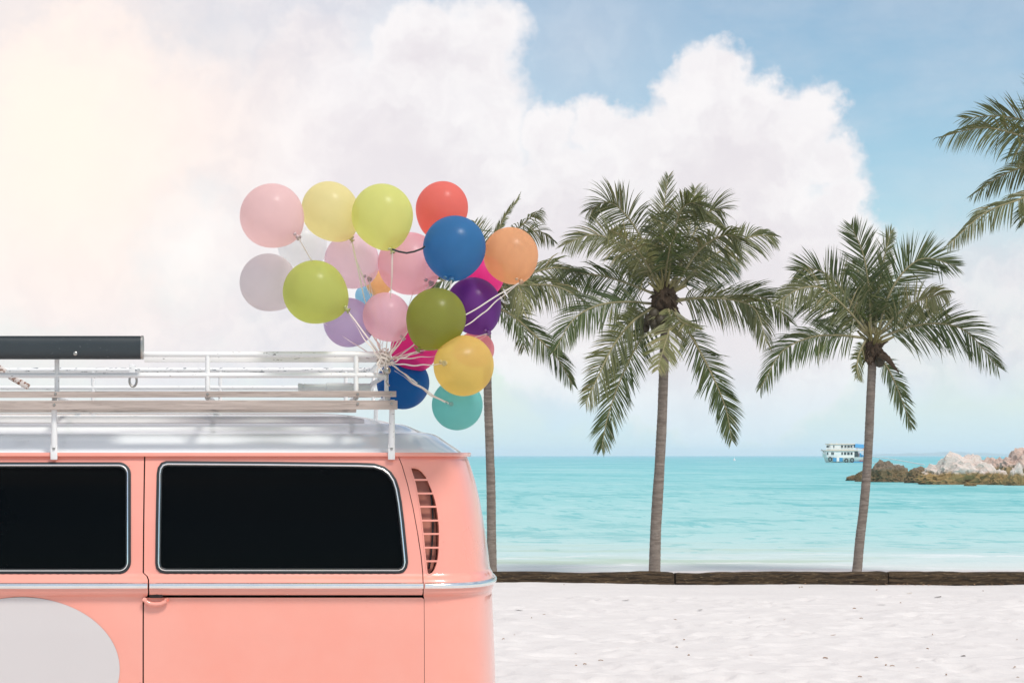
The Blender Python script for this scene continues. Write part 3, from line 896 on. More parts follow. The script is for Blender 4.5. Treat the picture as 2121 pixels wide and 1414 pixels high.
# underside, bumper, wheels
mb = MB(); mb.box((-1.5, Yc, 0.36), (4.0, 1.5, 0.16), bev=0.03); mb.build('underbody', M['liner'], van)
line_sweep('rear_bumper', LQ - 0.85, LQ + 0.85, 0.46, [(0.03, 0.07), (0.06, 0.06), (0.07, 0.0), (0.06, -0.06), (0.03, -0.07), (0.025, 0)], van, M['roof_white'], 0.04)
for wx in (-0.25, -2.65):
    for sy in (-1, 1):
        c = (wx, Yc + sy * 0.74, 0.33)
        mb = MB(); mb.lathe(c, (0, sy, 0), [(0.20, -0.09), (0.29, -0.095), (0.325, -0.07), (0.335, 0), (0.325, 0.07), (0.29, 0.095), (0.20, 0.09)], 36)
        wh = mb.build('wheel', M['tyre'], van)
        mb = MB(); mb.lathe(c, (0, sy, 0), [(0.21, -0.05), (0.205, 0.085), (0.17, 0.07), (0.12, 0.095), (0.10, 0.11), (0.0, 0.115)], 30)
        mb.build('hubcap', M['chrome'], wh)
# ------------------------------------------------------------------ roof rack
YN, YF = 7.90, 9.35
rack = thing('roof_rack', tuple(W(300, 905, (YN + YF) / 2)), 'white roof rack with silvery boards clipped along the van gutter', 'roof rack')
RR = 0.0108
def z_at(py, Y): return CAMZ + (HY - py) / FPX * Y
def x_at(px, Y): return (px - CX) / FPX * Y
XR = x_at(803, YN); XL = -2.75
def rail_loop(z, r, name, mat, x0=XL, yn=YN, yf=YF, dx=0.0, near=True):
    c = 0.07
    pts = [(x0, yn, z), (XR - c + dx, yn, z)]
    for i in range(1, 7):
        a = R(90 * i / 6); pts.append((XR + dx - c + c * math.sin(a), yn + c - c * math.cos(a), z))
    for i in range(0, 7):
        a = R(90 * i / 6); pts.append((XR + dx - c + c * math.cos(a), yf - c + c * math.sin(a), z))
    pts.append((x0, yf, z))
    if near: pts = pts[:8]
    else: pts = pts[7:]
    mb = MB()
    # resample the long straight so the paint bump follows
    mb.tube([Vector(p) for p in pts], r, 12)
    return mb.build(name, mat, rack)
ZT, ZM = z_at(733.5, YN), z_at(777, YN)
rail_loop(ZT, RR, 'top_rail', M['rack']); rail_loop(ZT, RR, 'top_rail', M['rackfar'], near=False)
rail_loop(ZM, RR * 0.92, 'middle_rail', M['rack'], dx=-0.004); rail_loop(ZM, RR * 0.92, 'middle_rail', M['rack'], near=False, dx=-0.004)
mb = MB(); mb.box(((x_at(297, YN) + XR - 0.02) / 2, YN + 0.05, z_at(745, YN + 0.05)), (XR - 0.02 - x_at(297, YN), 0.004, 0.020), bev=0.001); mb.build('flat_bar', M['rack'], rack)
for px in (-620, -230, 118, 430, 737.5):
    x = x_at(px, YN)
    mb = MB(); mb.tube([(x, YN, z_at(812, YN)), (x, YN, ZT - 0.002)], RR * 0.88, 12); mb.build('post', M['rack'], rack)
    xf = x
    mb = MB(); mb.tube([(xf, YF, z_at(812, YN)), (xf, YF, ZT - 0.002)], RR * 0.88, 10); mb.build('post', M['rack'], rack)
for yy in (YN + 0.10, YF - 0.10):
    mb = MB(); mb.tube([(XR, yy, z_at(830, YN)), (XR, yy, ZT)], RR * 0.8, 10); mb.build('post', M['rack'], rack)
# near corner gusset seen as a slanting strut
mb = MB(); mb.tube([W(757, 812, YN + 0.25), W(770, 795, YN + 0.22), W(796, 780, YN + 0.12)], 0.009, 10, flat=0.6); mb.build('corner_strut', M['rack'], rack)
# boards along the near and far side
def board(px1, py0, py1, Y, name='board', depth=0.024, x0=XL, seed=0):
    z0, z1 = z_at(py1, Y), z_at(py0, Y)
    x1 = x_at(px1, Y)
    n = 60; xs = np.linspace(x0, x1, n)
    sag = 0.0015 * np.sin(xs * 2.1 + seed)
    sec = [(-.5, -.5), (-.5, .42), (-.42, .5), (.42, .5), (.5, .42), (.5, -.5)]
    vs = [(x, Y + a * depth, (z0 + z1) / 2 + b * (z1 - z0) + s_) for x, s_ in zip(xs, sag) for a, b in sec]
    k = 6
    fs = [(i * k + j, i * k + (j + 1) % k, (i + 1) * k + (j + 1) % k, (i + 1) * k + j) for i in range(n - 1) for j in range(k)] + [tuple(range(k)), tuple((n - 1) * k + j for j in range(k))]
    mb = MB(); mb.add(vs, fs)
    return mb.build(name, M['board'], rack, angle=30)
board(820.5, 810.5, 822.5, YN - 0.022, seed=1); board(823, 829.5, 848, YN - 0.026, seed=2)
board(820.5, 810.5, 822.5, YF + 0.022, seed=3)
# floor slats and their cross tubes
for i, yy in enumerate(np.linspace(YN + 0.26, YF - 0.16, 4)):
    mb = MB(); zf = 1.822
    xe = x_at(760 + 7 * math.sin(i * 2.1), YN)
    mb.box(((XL + xe) / 2, yy, zf), (xe - XL, 0.075, 0.018), bev=0.003)
    mb.build('floor_slat', M['board'], rack)
for px in (-620, -230, 113, 430, 737):
    x = x_at(px, YN)
    mb = MB(); mb.tube([(x, YN - 0.005, 1.843), (x, YF, 1.843)], 0.011, 10); mb.build('cross_tube', M['rack'], rack)
mb = MB(); mb.tube([(XR, YN, 1.843), (XR, YF, 1.843)], 0.011, 10); mb.build('cross_tube', M['rack'], rack)
# legs on the gutter
def leg(px, near=True, foot_py=942):
    Y0 = 7.905 if near else 2 * Yc - 7.905
    x = x_at(px, YN)
    zt, zb = 1.835, zp(942)
    yb = (Yc - half_w(zp(941)) - 0.022) if near else (Yc + half_w(zp(941)) + 0.022)
    yt = YN - 0.006 if near else YF
    mb = MB()
    pts = [(x, yt, zt), (x, yt * .75 + yb * .25, zt - 0.05), (x - 0.001, yt * .4 + yb * .6, zb + 0.075), (x - 0.002, yb, zb + 0.03)]
    mb.tube(pts, [0.0100, 0.0105, 0.0125, 0.0135], 12, flat=0.9, up=(1, 0, 0))
    l_ = mb.build('leg', M['rack'], rack)
    s_ = -1 if near else 1
    mb = MB(); mb.box((x - 0.002, yb + s_ * 0.003, zb + 0.012), (0.027, 0.010, 0.060), bev=0.003); mb.build('clamp_foot', M['rack'], l_)
    mb = MB(); mb.lathe((x - 0.002, yb + s_ * 0.006, zb + 0.024), (0, s_, 0), [(0.0055, 0), (0.0055, 0.004), (0.004, 0.006), (0, 0.0062)], 6); mb.build('bolt', M['steel'], l_)
for px in (-560, 112.5, 812): leg(px); leg(px, False)
def screw(px, py, Y):
    p = W(px, py, Y)
    mb = MB(); mb.lathe(p, (0, -1, 0), [(0.0052, -0.002), (0.0052, 0.002), (0.004, 0.0036), (0.0016, 0.0038), (0.0014, 0.002), (0, 0.002)], 10)
    mb.build('screw', M['steel'], rack)
for px, py in ((115, 815.5), (112.5, 838), (741, 836), (741, 816), (811, 836), (810, 816), (430, 816)):
    screw(px, py, YN - 0.034 if py < 825 else YN - 0.038)
# ring bracket hanging on the far rail, slanted bars at the left, hook and clamp on the corner
mb = MB(); c = W(286, 793, YF)
mb.tube([c + Vector((0.020 * math.cos(a) * 0.8, -0.3, 0.026 * math.sin(a))) for a in np.linspace(0, 2 * math.pi, 21)], 0.0055, 8, cap=False); mb.build('hanging_ring', M['steel'], rack); mb = MB()
mb.box(c + Vector((-0.004, -0.3, 0.050)), (0.026, 0.008, 0.045), bev=0.002); mb.build('ring_bracket', M['rackfar'], rack)
mb = MB(); mb.tube([W(-60, 725, YN + 0.2), W(10, 771, YN + 0.2)], 0.014, 8, flat=0.5); mb.build('slanted_bar', M['rust'], rack)
mb = MB(); mb.tube([W(20, 779, YN + 0.25), W(60, 802, YN + 0.25)], 0.012, 8, flat=0.5); mb.build('slanted_bar', M['rust'], rack)
mb = MB(); mb.lathe(W(801, 768, YN - 0.016), (0.2, -1, 0.2), [(0.014, -0.01), (0.016, 0.0), (0.014, 0.012), (0.008, 0.016), (0, 0.017)], 12)
mb.build('clamp', M['steel'], rack)
mb = MB(); mb.tube([W(*p, YN - 0.03) for p in ((798, 773), (802, 778), (803, 784), (800, 790), (803, 796), (807, 799))], 0.0035, 8); mb.build('hook', M['steel'], rack)

# ------------------------------------------------------------------ awning case on the rack
YA = YN - 0.062
aw = thing('awning_case', tuple(W(-100, 745, YA)), 'scuffed black awning tube bolted along the rack of the van', 'awning')
sec = []
za, zb = z_at(744, YA), z_at(697, YA)
for i in range(24):
    a = 2 * math.pi * i / 24; c_, s_ = math.cos(a), math.sin(a)
    k = (abs(c_) ** 4 + abs(s_) ** 4) ** (-0.25)
    sec.append((c_ * k * 0.045, s_ * k * (zb - za) / 2))
def prism(x0, x1, sc, yo=0.0, zo=0.0, n=40):
    xs = np.linspace(x0, x1, n)
    vs = [(x, YA + a * sc + yo, (za + zb) / 2 + b * sc + zo) for x in xs for a, b in sec]; k = 24
    fs = [(i * k + j, i * k + (j + 1) % k, (i + 1) * k + (j + 1) % k, (i + 1) * k + j) for i in range(n - 1) for j in range(k)] + [tuple(range(k)), tuple((n - 1) * k + j for j in range(k))]
    return vs, fs
mb = MB(); mb.add(*prism(-2.3, x_at(293, YA), 1.0)); mb.build('case', M['awning'], aw, angle=45)
mb = MB(); mb.add(*prism(x_at(293, YA), x_at(296.8, YA), 1.05, 0, 0.0015, 3)); mb.build('end_cap', M['steel'], aw, angle=45)
mb = MB(); mb.box(((x_at(293, YA) - 2.3) / 2, YA - 0.030, zb - 0.002), (x_at(292, YA) + 2.3, 0.010, 0.006), bev=0.0015); mb.build('front_lip', M['awning'], aw)
for px in (156, -250):
    mb = MB(); mb.lathe(W(px, 732, YA - 0.044), (0, -1, 0), [(0.008, -0.003), (0.008, 0.002), (0.005, 0.004), (0, 0.0042)], 8); mb.build('bolt', M['steel'], aw)
# white pipe lying on the cross tubes
YP = YN + 0.10
pp = thing('pipe', tuple(W(700, 812, YP)), 'short white plastic pipe with wider sleeve lying on the roof rack floor', 'pipe')
zc_ = z_at(802.5, YP); xa = lambda px: x_at(px, YP)
mb = MB(); mb.lathe((xa(617), YP, zc_), (1, 0, 0), [(0.013, 0), (0.0175, 0.001), (0.0175, 0.008), (0.0145, 0.012), (0.0145, xa(675) - xa(617))], 20); mb.build('spout', M['pipe'], pp)
mb = MB(); mb.lathe((xa(675), YP, zc_), (1, 0, 0), [(0.0145, 0), (0.0185, 0.002), (0.0185, xa(728) - xa(675)), (0.016, xa(728) - xa(675) + 0.003)], 20); mb.build('sleeve', M['pipe'], pp)
mb = MB(); mb.lathe((xa(728), YP, zc_), (1, 0, 0), [(0.0165, 0), (0.0165, xa(768) - xa(728)), (0.013, xa(768) - xa(728)), (0.0, xa(768) - xa(728))], 20); mb.build('tail', M['pipe'], pp)
for px in (624, 631):
    mb = MB(); mb.lathe((xa(px), YP, zc_), (1, 0, 0), [(0.0145, -0.002), (0.017, -0.0015), (0.017, 0.0015), (0.0145, 0.002)], 20); mb.build('collar', M['pipe'], pp)

# ------------------------------------------------------------------ balloons
def m_balloon(name, col):
    m, t, out = material(name)
    o = ocoord(t)
    lw = t.n('ShaderNodeTexCoord')
    f = t.noise(o, 3.0, 3, 0.5)
    c = t.mix(f, tuple(x * 0.95 for x in col), tuple(min(0.98, x * 1.03) for x in col))
    b = principled(t, None, col=c, rough=0.29, spec=0.42, normal=bump(t, t.noise(o, 7, 2, 0.5), 0.05, 0.01))
    trn = t.n('ShaderNodeBsdfTranslucent'); t.put(trn.inputs[0], c)
    mx_ = t.n('ShaderNodeMixShader'); mx_.inputs[0].default_value = 0.66
    t.t.links.new(b.outputs[0], mx_.inputs[1]); t.t.links.new(trn.outputs[0], mx_.inputs[2])
    tp = t.n('ShaderNodeBsdfTransparent'); t.put(tp.inputs[0], tuple(min(1, x * 1.1 + 0.05) for x in col))
    mx3 = t.n('ShaderNodeMixShader'); mx3.inputs[0].default_value = 0.15 + 0.24 * (0.3 * col[0] + 0.6 * col[1] + 0.1 * col[2])
    t.t.links.new(mx_.outputs[0], mx3.inputs[1]); t.t.links.new(tp.outputs[0], mx3.inputs[2])
    t.t.links.new(mx3.outputs[0], out.inputs[0])
    return m
def balloon_mesh():
    prof = []
    for i in range(0, 41):
        t_ = math.pi * i / 40
        z = math.cos(t_); r = math.sin(t_)
        if z < 0:
            z2 = z * (1 + 0.13 * z * z); r = r * (1 - 0.09 * z * z)
        else:
            z2 = z * 1.0
        prof.append((r, z2))
    prof = prof[:-2]
    prof += [(0.080, -1.105), (0.052, -1.13), (0.042, -1.15)]
    n = 48
    vs = []; fs = []
    for r, z in prof:
        for j in range(n):
            a = 2 * math.pi * j / n; vs.append((r * math.cos(a), r * math.sin(a), z))
    for i in range(len(prof) - 1):
        for j in range(n):
            fs.append((i * n + j, (i + 1) * n + j, (i + 1) * n + (j + 1) % n, i * n + (j + 1) % n))
    me = bpy.data.meshes.new('balloon_skin'); me.from_pydata(vs, [], fs)
    bm = bmesh.new(); bm.from_mesh(me); bmesh.ops.remove_doubles(bm, verts=bm.verts, dist=1e-4); bmesh.ops.recalc_face_normals(bm, faces=bm.faces); bm.to_mesh(me); bm.free()
    me.shade_smooth()
    return me
def knot_mesh():
    mb = MB()
    mb.lathe((0, 0, 0), (0, 0, -1), [(0.040, 1.125), (0.062, 1.150), (0.070, 1.175), (0.052, 1.195), (0.045, 1.21), (0.075, 1.235), (0.098, 1.255), (0.092, 1.262), (0.03, 1.235)], 14)
    mb.lathe((0.02, 0.01, 0), (0.15, 0.05, -1), [(0.03, 1.15), (0.065, 1.17), (0.05, 1.20), (0.02, 1.21)], 10)
    me = bpy.data.meshes.new('knot'); me.from_pydata(mb.v, [], mb.f); me.shade_smooth()
    return me
BAL, KNOT = balloon_mesh(), knot_mesh()
TIE = W(799, 747, YN - 0.01)
# centre px, centre py, width, height (px), distance, colour, knot px (None: hidden behind), label
BL = [
 (563, 447, 136, 134, 7.82, (0.92, 0.6, 0.59), (614, 492), 'pale pink balloon at the upper left end of the bunch'),
 (684, 437, 114, 132, 7.98, (0.92, 0.78, 0.37), (726, 494), 'pale butter yellow balloon in the top row beside the lime one'),
 (792, 447, 126, 139, 7.84, (0.75, 0.78, 0.24), (810, 516), 'lime yellow balloon in the top row with a dark curled tail'),
 (915, 432, 115, 110, 8.10, (0.93, 0.19, 0.145), None, 'coral red balloon in the top row, behind the bright blue one'),
 (941, 513, 130, 138, 7.80, (0.03, 0.18, 0.45), (933, 577), 'bright blue balloon under the coral one near the top'),
 (1058, 529, 111, 126, 7.86, (0.94, 0.45, 0.21), (1073, 581), 'peach orange balloon at the right in front of the leftmost palm'),
 (626, 506, 112, 96, 8.26, (0.9, 0.89, 0.87), None, 'white balloon peeking out between pink and lime green balloons'),
 (556, 585, 119, 124, 8.02, (0.74, 0.67, 0.68), None, 'greyish lilac balloon at the far left of the bunch'),
 (652, 605, 139, 130, 7.80, (0.56, 0.61, 0.14), (714, 641), 'lime green balloon at the left with its knot facing right'),
 (729, 541, 112, 124, 8.12, (0.9, 0.65, 0.71), (760, 578), 'pale rose balloon below the butter yellow and lime yellow ones'),
 (848, 546, 132, 136, 8.06, (0.93, 0.51, 0.56), (885, 587), 'rosy pink balloon mostly behind the bright blue one'),
 (801, 656, 94, 112, 7.90, (0.91, 0.54, 0.61), (831, 698), 'small rosy pink balloon in the middle, beside the olive one'),
 (722, 668, 112, 100, 8.04, (0.6, 0.47, 0.7), (762, 690), 'soft lavender balloon just above the white roof rack'),
 (903, 659, 124, 130, 7.74, (0.3, 0.325, 0.042), (869, 720), 'olive green balloon in front of the purple one'),
 (981, 633, 112, 126, 7.96, (0.165, 0.03, 0.28), (1006, 686), 'deep purple balloon below the bright blue and peach ones'),
 (858, 722, 108, 94, 8.14, (0.9, 0.03, 0.26), (868, 730), 'hot magenta balloon at the ribbon knot, behind olive and gold'),
 (960, 757, 126, 126, 7.72, (0.88, 0.6, 0.15), (919, 755), 'golden yellow balloon low at the right with a visible tied end'),
 (835, 793, 112, 114, 8.20, (0.005, 0.11, 0.37), (858, 796), 'dark blue balloon behind the rear corner of the rack'),
 (947, 838, 105, 104, 7.92, (0.18, 0.58, 0.535), (931, 838), 'teal balloon hanging lowest in the bunch'),
 (984, 724, 78, 80, 8.08, (0.93, 0.33, 0.34), None, 'salmon pink balloon peeking out behind the golden yellow one'),
 (786, 586, 54, 56, 8.36, (0.93, 0.5, 0.22), None, 'small orange balloon deep inside the bunch'),
 (1000, 573, 88, 90, 8.18, (0.91, 0.04, 0.29), None, 'magenta balloon showing between bright blue and peach ones'),
 (757, 612, 44, 44, 8.40, (0.32, 0.62, 0.82), None, 'sky blue balloon deep inside the bunch behind the lavender one'),
]
def ribbon(p0, p1, sag, wid, parent, seed, name='ribbon'):
    r_ = random.Random(seed)
    p0, p1 = Vector(p0), Vector(p1)
    n = 26
    c1 = p0.lerp(p1, 0.35) + Vector((r_.uniform(-.03, .03), r_.uniform(-.02, .02), sag * r_.uniform(0.4, 1.2)))
    c2 = p0.lerp(p1, 0.75) + Vector((r_.uniform(-.02, .02), r_.uniform(-.02, .02), sag * r_.uniform(0.1, 0.8)))
    pts = []
    for i in range(n + 1):
        t_ = i / n
        p = p0 * (1 - t_) ** 3 + c1 * 3 * t_ * (1 - t_) ** 2 + c2 * 3 * t_ * t_ * (1 - t_) + p1 * t_ ** 3
        p += Vector((math.sin(t_ * 17 + seed), math.cos(t_ * 13 + seed * 2), math.sin(t_ * 21 + seed * 3))) * 0.0022 * math.sin(math.pi * t_)
        pts.append(p)
    ph = r_.uniform(0, 6); tw = r_.uniform(1.5, 4.5)
    vs = []; fs = []
    for i, p in enumerate(pts):
        tg = (pts[min(n, i + 1)] - pts[max(0, i - 1)]).normalized()
        a = tg.cross(Vector((0, 1, 0))).normalized(); b = tg.cross(a)
        ang = ph + tw * i / n
        s_ = a * math.cos(ang) + b * math.sin(ang); q = tg.cross(s_)
        for da, db in ((-1, -.06), (1, -.06), (1, .06), (-1, .06)):
            vs.append(p + s_ * wid * 0.5 * da + q * wid * db)
    k = 4
    for i in range(n):
        for j in range(4):
            fs.append((i * k + j, i * k + (j + 1) % k, (i + 1) * k + (j + 1) % k, (i + 1) * k + j))
    mb = MB(); mb.add(vs, fs)
    return mb.build(name, M['ribbon'], parent, angle=60)
for i, (px, py, w, h, Y, col, kn, label) in enumerate(BL):
    c = W(px, py, Y)
    rad = math.sqrt(w * h) / 2 / FPX * Y * 0.985
    Lk = 1.13 * rad
    if kn:
        k2 = W(kn[0], kn[1], Y) - c; d2 = math.hypot(k2.x, k2.z)
        if d2 > Lk:
            kd = Vector((k2.x, 0, k2.z)).normalized()
        else:
            kd = Vector((k2.x, -math.sqrt(Lk * Lk - d2 * d2), k2.z)).normalized()
    else:
        kd = (TIE + Vector((0, 0.25, 0.0)) - c); kd.y = max(kd.y, 0.12); kd.normalize()
    col = tuple(min(0.95, x ** 0.62) for x in col)
    mt = m_balloon('latex_' + '_'.join(label.split()[:2]), col)
    root = thing('balloon', tuple(c), label, 'balloon', 'balloons tied to the roof rack')
    rot = (-kd).to_track_quat('Z', 'Y')
    asp = 1.0
    sk = bpy.data.objects.new('skin', BAL.copy()); COL.objects.link(sk); sk.parent = root; sk.data.materials.append(mt)
    kt = bpy.data.objects.new('knot', KNOT.copy()); COL.objects.link(kt); kt.parent = root; kt.data.materials.append(mt)
    for o in (sk, kt):
        o.rotation_mode = 'QUATERNION'; o.rotation_quaternion = rot
        asp = min(1.07, max(0.95, (h / w) ** 0.5)) if (kn and kd.z < -0.55) else 1.0 + 0.05 * math.sin(i * 2.7)
        o.scale = (rad / asp ** 0.5, rad / asp ** 0.5, rad * asp ** 0.5)
        ORG[o.name] = Vector(c)
    kt.data.materials[0] = m_simple('knot_latex_' + str(i), tuple(x * 0.55 for x in col), 0.35) if True else mt
    ke = c + kd * rad * 1.22 * asp ** 0.5
    ribbon(ke, TIE + Vector((random.uniform(-.012, .012), random.uniform(-.01, .01), random.uniform(-.02, .012))), -0.015 if py > 690 else 0.0 + random.uniform(-.03, .01), 0.0055, root, i + 3)
    if i == 2:      # curled dark tail towards the blue balloon
        mb = MB(); mb.tube([W(*p, Y - 0.10) for p in ((812, 516), (826, 521), (842, 524), (858, 521), (874, 515), (880, 510))], 0.0036, 6); mb.build('curled_tail', M['rubber'], root)
    if i in (0, 1, 3, 5, 9, 14, 4, 18):       # a second ribbon end
        ribbon(ke, ke.lerp(TIE, 0.5 if i != 18 else 0.95) + Vector((0.02, -0.02, -0.03)), -0.03, 0.005, root, i + 50)
# where the ribbons are wound round the corner of the rack
mb = MB()
for k in range(16):
    z0 = ZT - 0.055 * random.random() + 0.012; a0 = random.uniform(0, 6); r0 = random.uniform(0.014, 0.024)
    pts = [(x_at(795, YN) + r0 * 1.2 * math.cos(a0 + a), YN + r0 * math.sin(a0 + a), z0 + 0.012 * math.sin(a * 1.3 + k)) for a in np.linspace(0, 5.2, 14)]
    mb.tube(pts, 0.0032, 5, flat=0.45)
for k in range(7):
    p = Vector((x_at(795, YN) + random.uniform(-.012, .012), YN - 0.022, ZT - 0.01))
    mb.tube([p, p + Vector((random.uniform(-.02, .0), -0.004, -0.03)), p + Vector((random.uniform(-.03, .01), 0.004, -random.uniform(0.05, 0.075)))], 0.0034, 5, flat=0.4)
o = mb.build('ribbon_knot', M['ribbon'], loc=tuple(TIE))
tag(o, 'tangle of cream ribbon wound round the rear corner of the rack', 'ribbon')

# ------------------------------------------------------------------ palms
def m_frond(name, a, b, dry):
    m, t, out = material(name)
    g = t.n('ShaderNodeNewGeometry')
    ri = g.outputs['Random Per Island']
    f = t.noise(ocoord(t), 2.4, 4, 0.6)
    c = t.mix(t.m('ADD', t.m('MULTIPLY', ri, 0.6), t.m('MULTIPLY', f, 0.4)), a, b)
    c = t.mix(t.ss(ri, 0.80, 0.96, 0, 0.75), c, dry)
    pb = principled(t, None, col=c, rough=0.38, spec=0.55)
    tr_ = t.n('ShaderNodeBsdfTranslucent'); t.put(tr_.inputs[0], t.mix(0.5, c, (0.22, 0.26, 0.05)))
    mx_ = t.n('ShaderNodeMixShader'); mx_.inputs[0].default_value = 0.28
    t.t.links.new(pb.outputs[0], mx_.inputs[1]); t.t.links.new(tr_.outputs[0], mx_.inputs[2])
    t.t.links.new(mx_.outputs[0], out.inputs[0])
    return m
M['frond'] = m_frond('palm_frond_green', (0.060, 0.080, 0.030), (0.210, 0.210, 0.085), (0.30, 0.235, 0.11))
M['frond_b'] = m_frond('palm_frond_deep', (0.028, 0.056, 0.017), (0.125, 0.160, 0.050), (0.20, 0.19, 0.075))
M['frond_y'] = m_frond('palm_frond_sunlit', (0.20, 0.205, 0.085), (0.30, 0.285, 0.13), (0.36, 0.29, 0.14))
M['rib'] = m_simple('frond_midrib', (0.26, 0.23, 0.12), 0.5, var=0.25)
m, t, out = material('palm_bark')
o_ = ocoord(t, (1, 1, 1)); f = t.noise(ocoord(t, (2, 2, 14)), 2.0, 8, 0.7, 0.4); g = t.noise(o_, 9, 7, 0.7)
c = t.mix(t.ss(f, 0.3, 0.7), (0.30, 0.25, 0.21), (0.165, 0.132, 0.108)); c = t.mix(t.ss(g, 0.5, 0.75, 0, 0.6), c, (0.38, 0.34, 0.30))
c = t.mix(t.ss(t.noise(ocoord(t, (3, 3, 30)), 1.6, 6, 0.7), 0.62, 0.72, 0, 0.7), c, (0.055, 0.042, 0.033))
principled(t, out, col=c, rough=0.9, spec=0.2, normal=bump(t, t.m('ADD', f, g), 0.8, 0.03)); M['bark'] = m
M['husk'] = m_simple('palm_fibre', (0.060, 0.038, 0.022), 0.95, var=0.5, scale=14, bmp=0.8)
M['nut'] = m_simple('coconut_husk', (0.045, 0.034, 0.017), 0.6, var=0.5, scale=5)
M['stalk'] = m_simple('frond_stalk', (0.22, 0.19, 0.075), 0.55, var=0.3, scale=8)

def spline(pts, n):
    """Catmull-Rom through pts"""
    P = [Vector(p) for p in pts]; P = [P[0] * 2 - P[1]] + P + [P[-1] * 2 - P[-2]]
    o = []
    k = len(P) - 3
    for i in range(n + 1):
        u = i / n * k; s = min(int(u), k - 1); t_ = u - s
        a, b, c, d = P[s:s + 4]
        o.append(0.5 * ((2 * b) + (c - a) * t_ + (2 * a - 5 * b + 4 * c - d) * t_ ** 2 + (3 * b - a - 3 * c + d) * t_ ** 3))
    return o
def frond(parent, pts, Y, dd, mat, roll=None, leaf=66, seed=0, droop=0.55, broken=0.0, label=None, sparse=1.0):
    r_ = random.Random(seed)
    n = len(pts)
    P3 = []
    for i, (px, py) in enumerate(pts):
        f = i / (n - 1)
        P3.append(W(px, py, Y + dd * (f ** 1.2)))
    cv = spline(P3, 60)
    length = sum((cv[i + 1] - cv[i]).length for i in range(60))
    mbr = MB(); mbr.tube(cv[::3] + [cv[-1]], [0.017 * (1 - 0.9 * (i / 20)) + 0.003 for i in range(len(cv[::3]) + 1)], 6)
    roll = R(r_.uniform(15, 50)) if roll is None else R(roll)
    sgn = r_.choice((-1, 1))
    vs = []; fs = []
    pxm = Y / FPX
    cnt = int(max(24, length / (0.0150 / sparse)))
    L0 = leaf * pxm
    for side in (-1, 1):
        for k in range(cnt):
            t_ = 0.10 + 0.90 * (k + r_.random() * 0.8) / cnt
            if r_.random() < broken + 0.04 or (math.sin(k * 0.21 + seed * 1.7 + side) > 0.93 and r_.random() < 0.8): continue
            u = min(t_, 0.9999) * 60; i = int(u); p = cv[i].lerp(cv[min(60, i + 1)], u - i)
            tg = (cv[min(60, i + 1)] - cv[max(0, i - 1)]).normalized()
            ip = Vector((-tg.z, 0, tg.x))
            ip = ip.normalized() if ip.length > 0.05 else Vector((1, 0, 0))
            if ip.z < 0: ip = -ip
            dp = tg.cross(ip).normalized()
            if dp.y > 0: dp = -dp
            lat = ip * math.cos(roll) * side + dp * math.sin(roll) * sgn * side
            # both rows lean to the tip and hang
            cl = math.sin(t_ * 23 + seed * 2.3 + side) * 0.16 + math.sin(t_ * 51 + seed) * 0.10
            fwd = 0.55 + 0.75 * t_ ** 2 + r_.uniform(-.13, .13) + cl
            d0 = (tg * fwd + lat * (1.0 - 0.35 * t_) + Vector((0, 0, -1)) * droop * 0.35 + dp * 0.15).normalized()
            torn = r_.random() < 0.05
            if torn: d0 = (d0 + Vector((r_.uniform(-.5, .5), 0, -0.8))).normalized()
            ll = 1.17 * L0 * (math.sin(math.pi * (0.16 + 0.76 * t_)) ** 0.62) * r_.uniform(0.82, 1.12)
            if t_ > 0.93: ll *= 0.8
            wv = 0.0082 * r_.uniform(0.75, 1.2) * (0.75 + 0.5 * math.sin(math.pi * t_))
            wn = d0.cross(tg)
            wn = wn.normalized() if wn.length > 1e-3 else Vector((0, 1, 0))
            wd = wn.cross(d0).normalized()
            wd = (wd * 0.8 + wn * r_.uniform(-.8, .8)).normalized()
            b = len(vs)
            q = p.copy(); dcur = d0.copy()
            segs = 4
            for s_ in range(segs + 1):
                f = s_ / segs
                ww = wv * (0.55 + 0.9 * f) if f < 0.4 else wv * 0.95 * (1 - ((f - 0.4) / 0.6) ** 1.5)
                if s_ == segs:
                    vs.append(q)
                else:
                    vs.append(q - wd * ww); vs.append(q + wd * ww)
                dcur = (dcur + Vector((0, 0, -1)) * droop * (0.18 + 0.34 * f) + Vector((r_.uniform(-.04, .04), 0, 0))).normalized()
                q = q + dcur * ll / segs
            for s_ in range(segs - 1):
                fs.append((b + 2 * s_, b + 2 * s_ + 1, b + 2 * s_ + 3, b + 2 * s_ + 2))
            fs.append((b + 2 * segs - 2, b + 2 * segs - 1, b + 2 * segs))
    o = ORG[parent.name]
    me = bpy.data.meshes.new('frond')
    me.from_pydata([(v[0] - o.x, v[1] - o.y, v[2] - o.z) for v in vs], [], fs)
    fo = link_mesh('frond', me, mat, parent)
    if label: fo['label'] = label
    mbr.build('midrib', M['rib'], fo)
    return fo
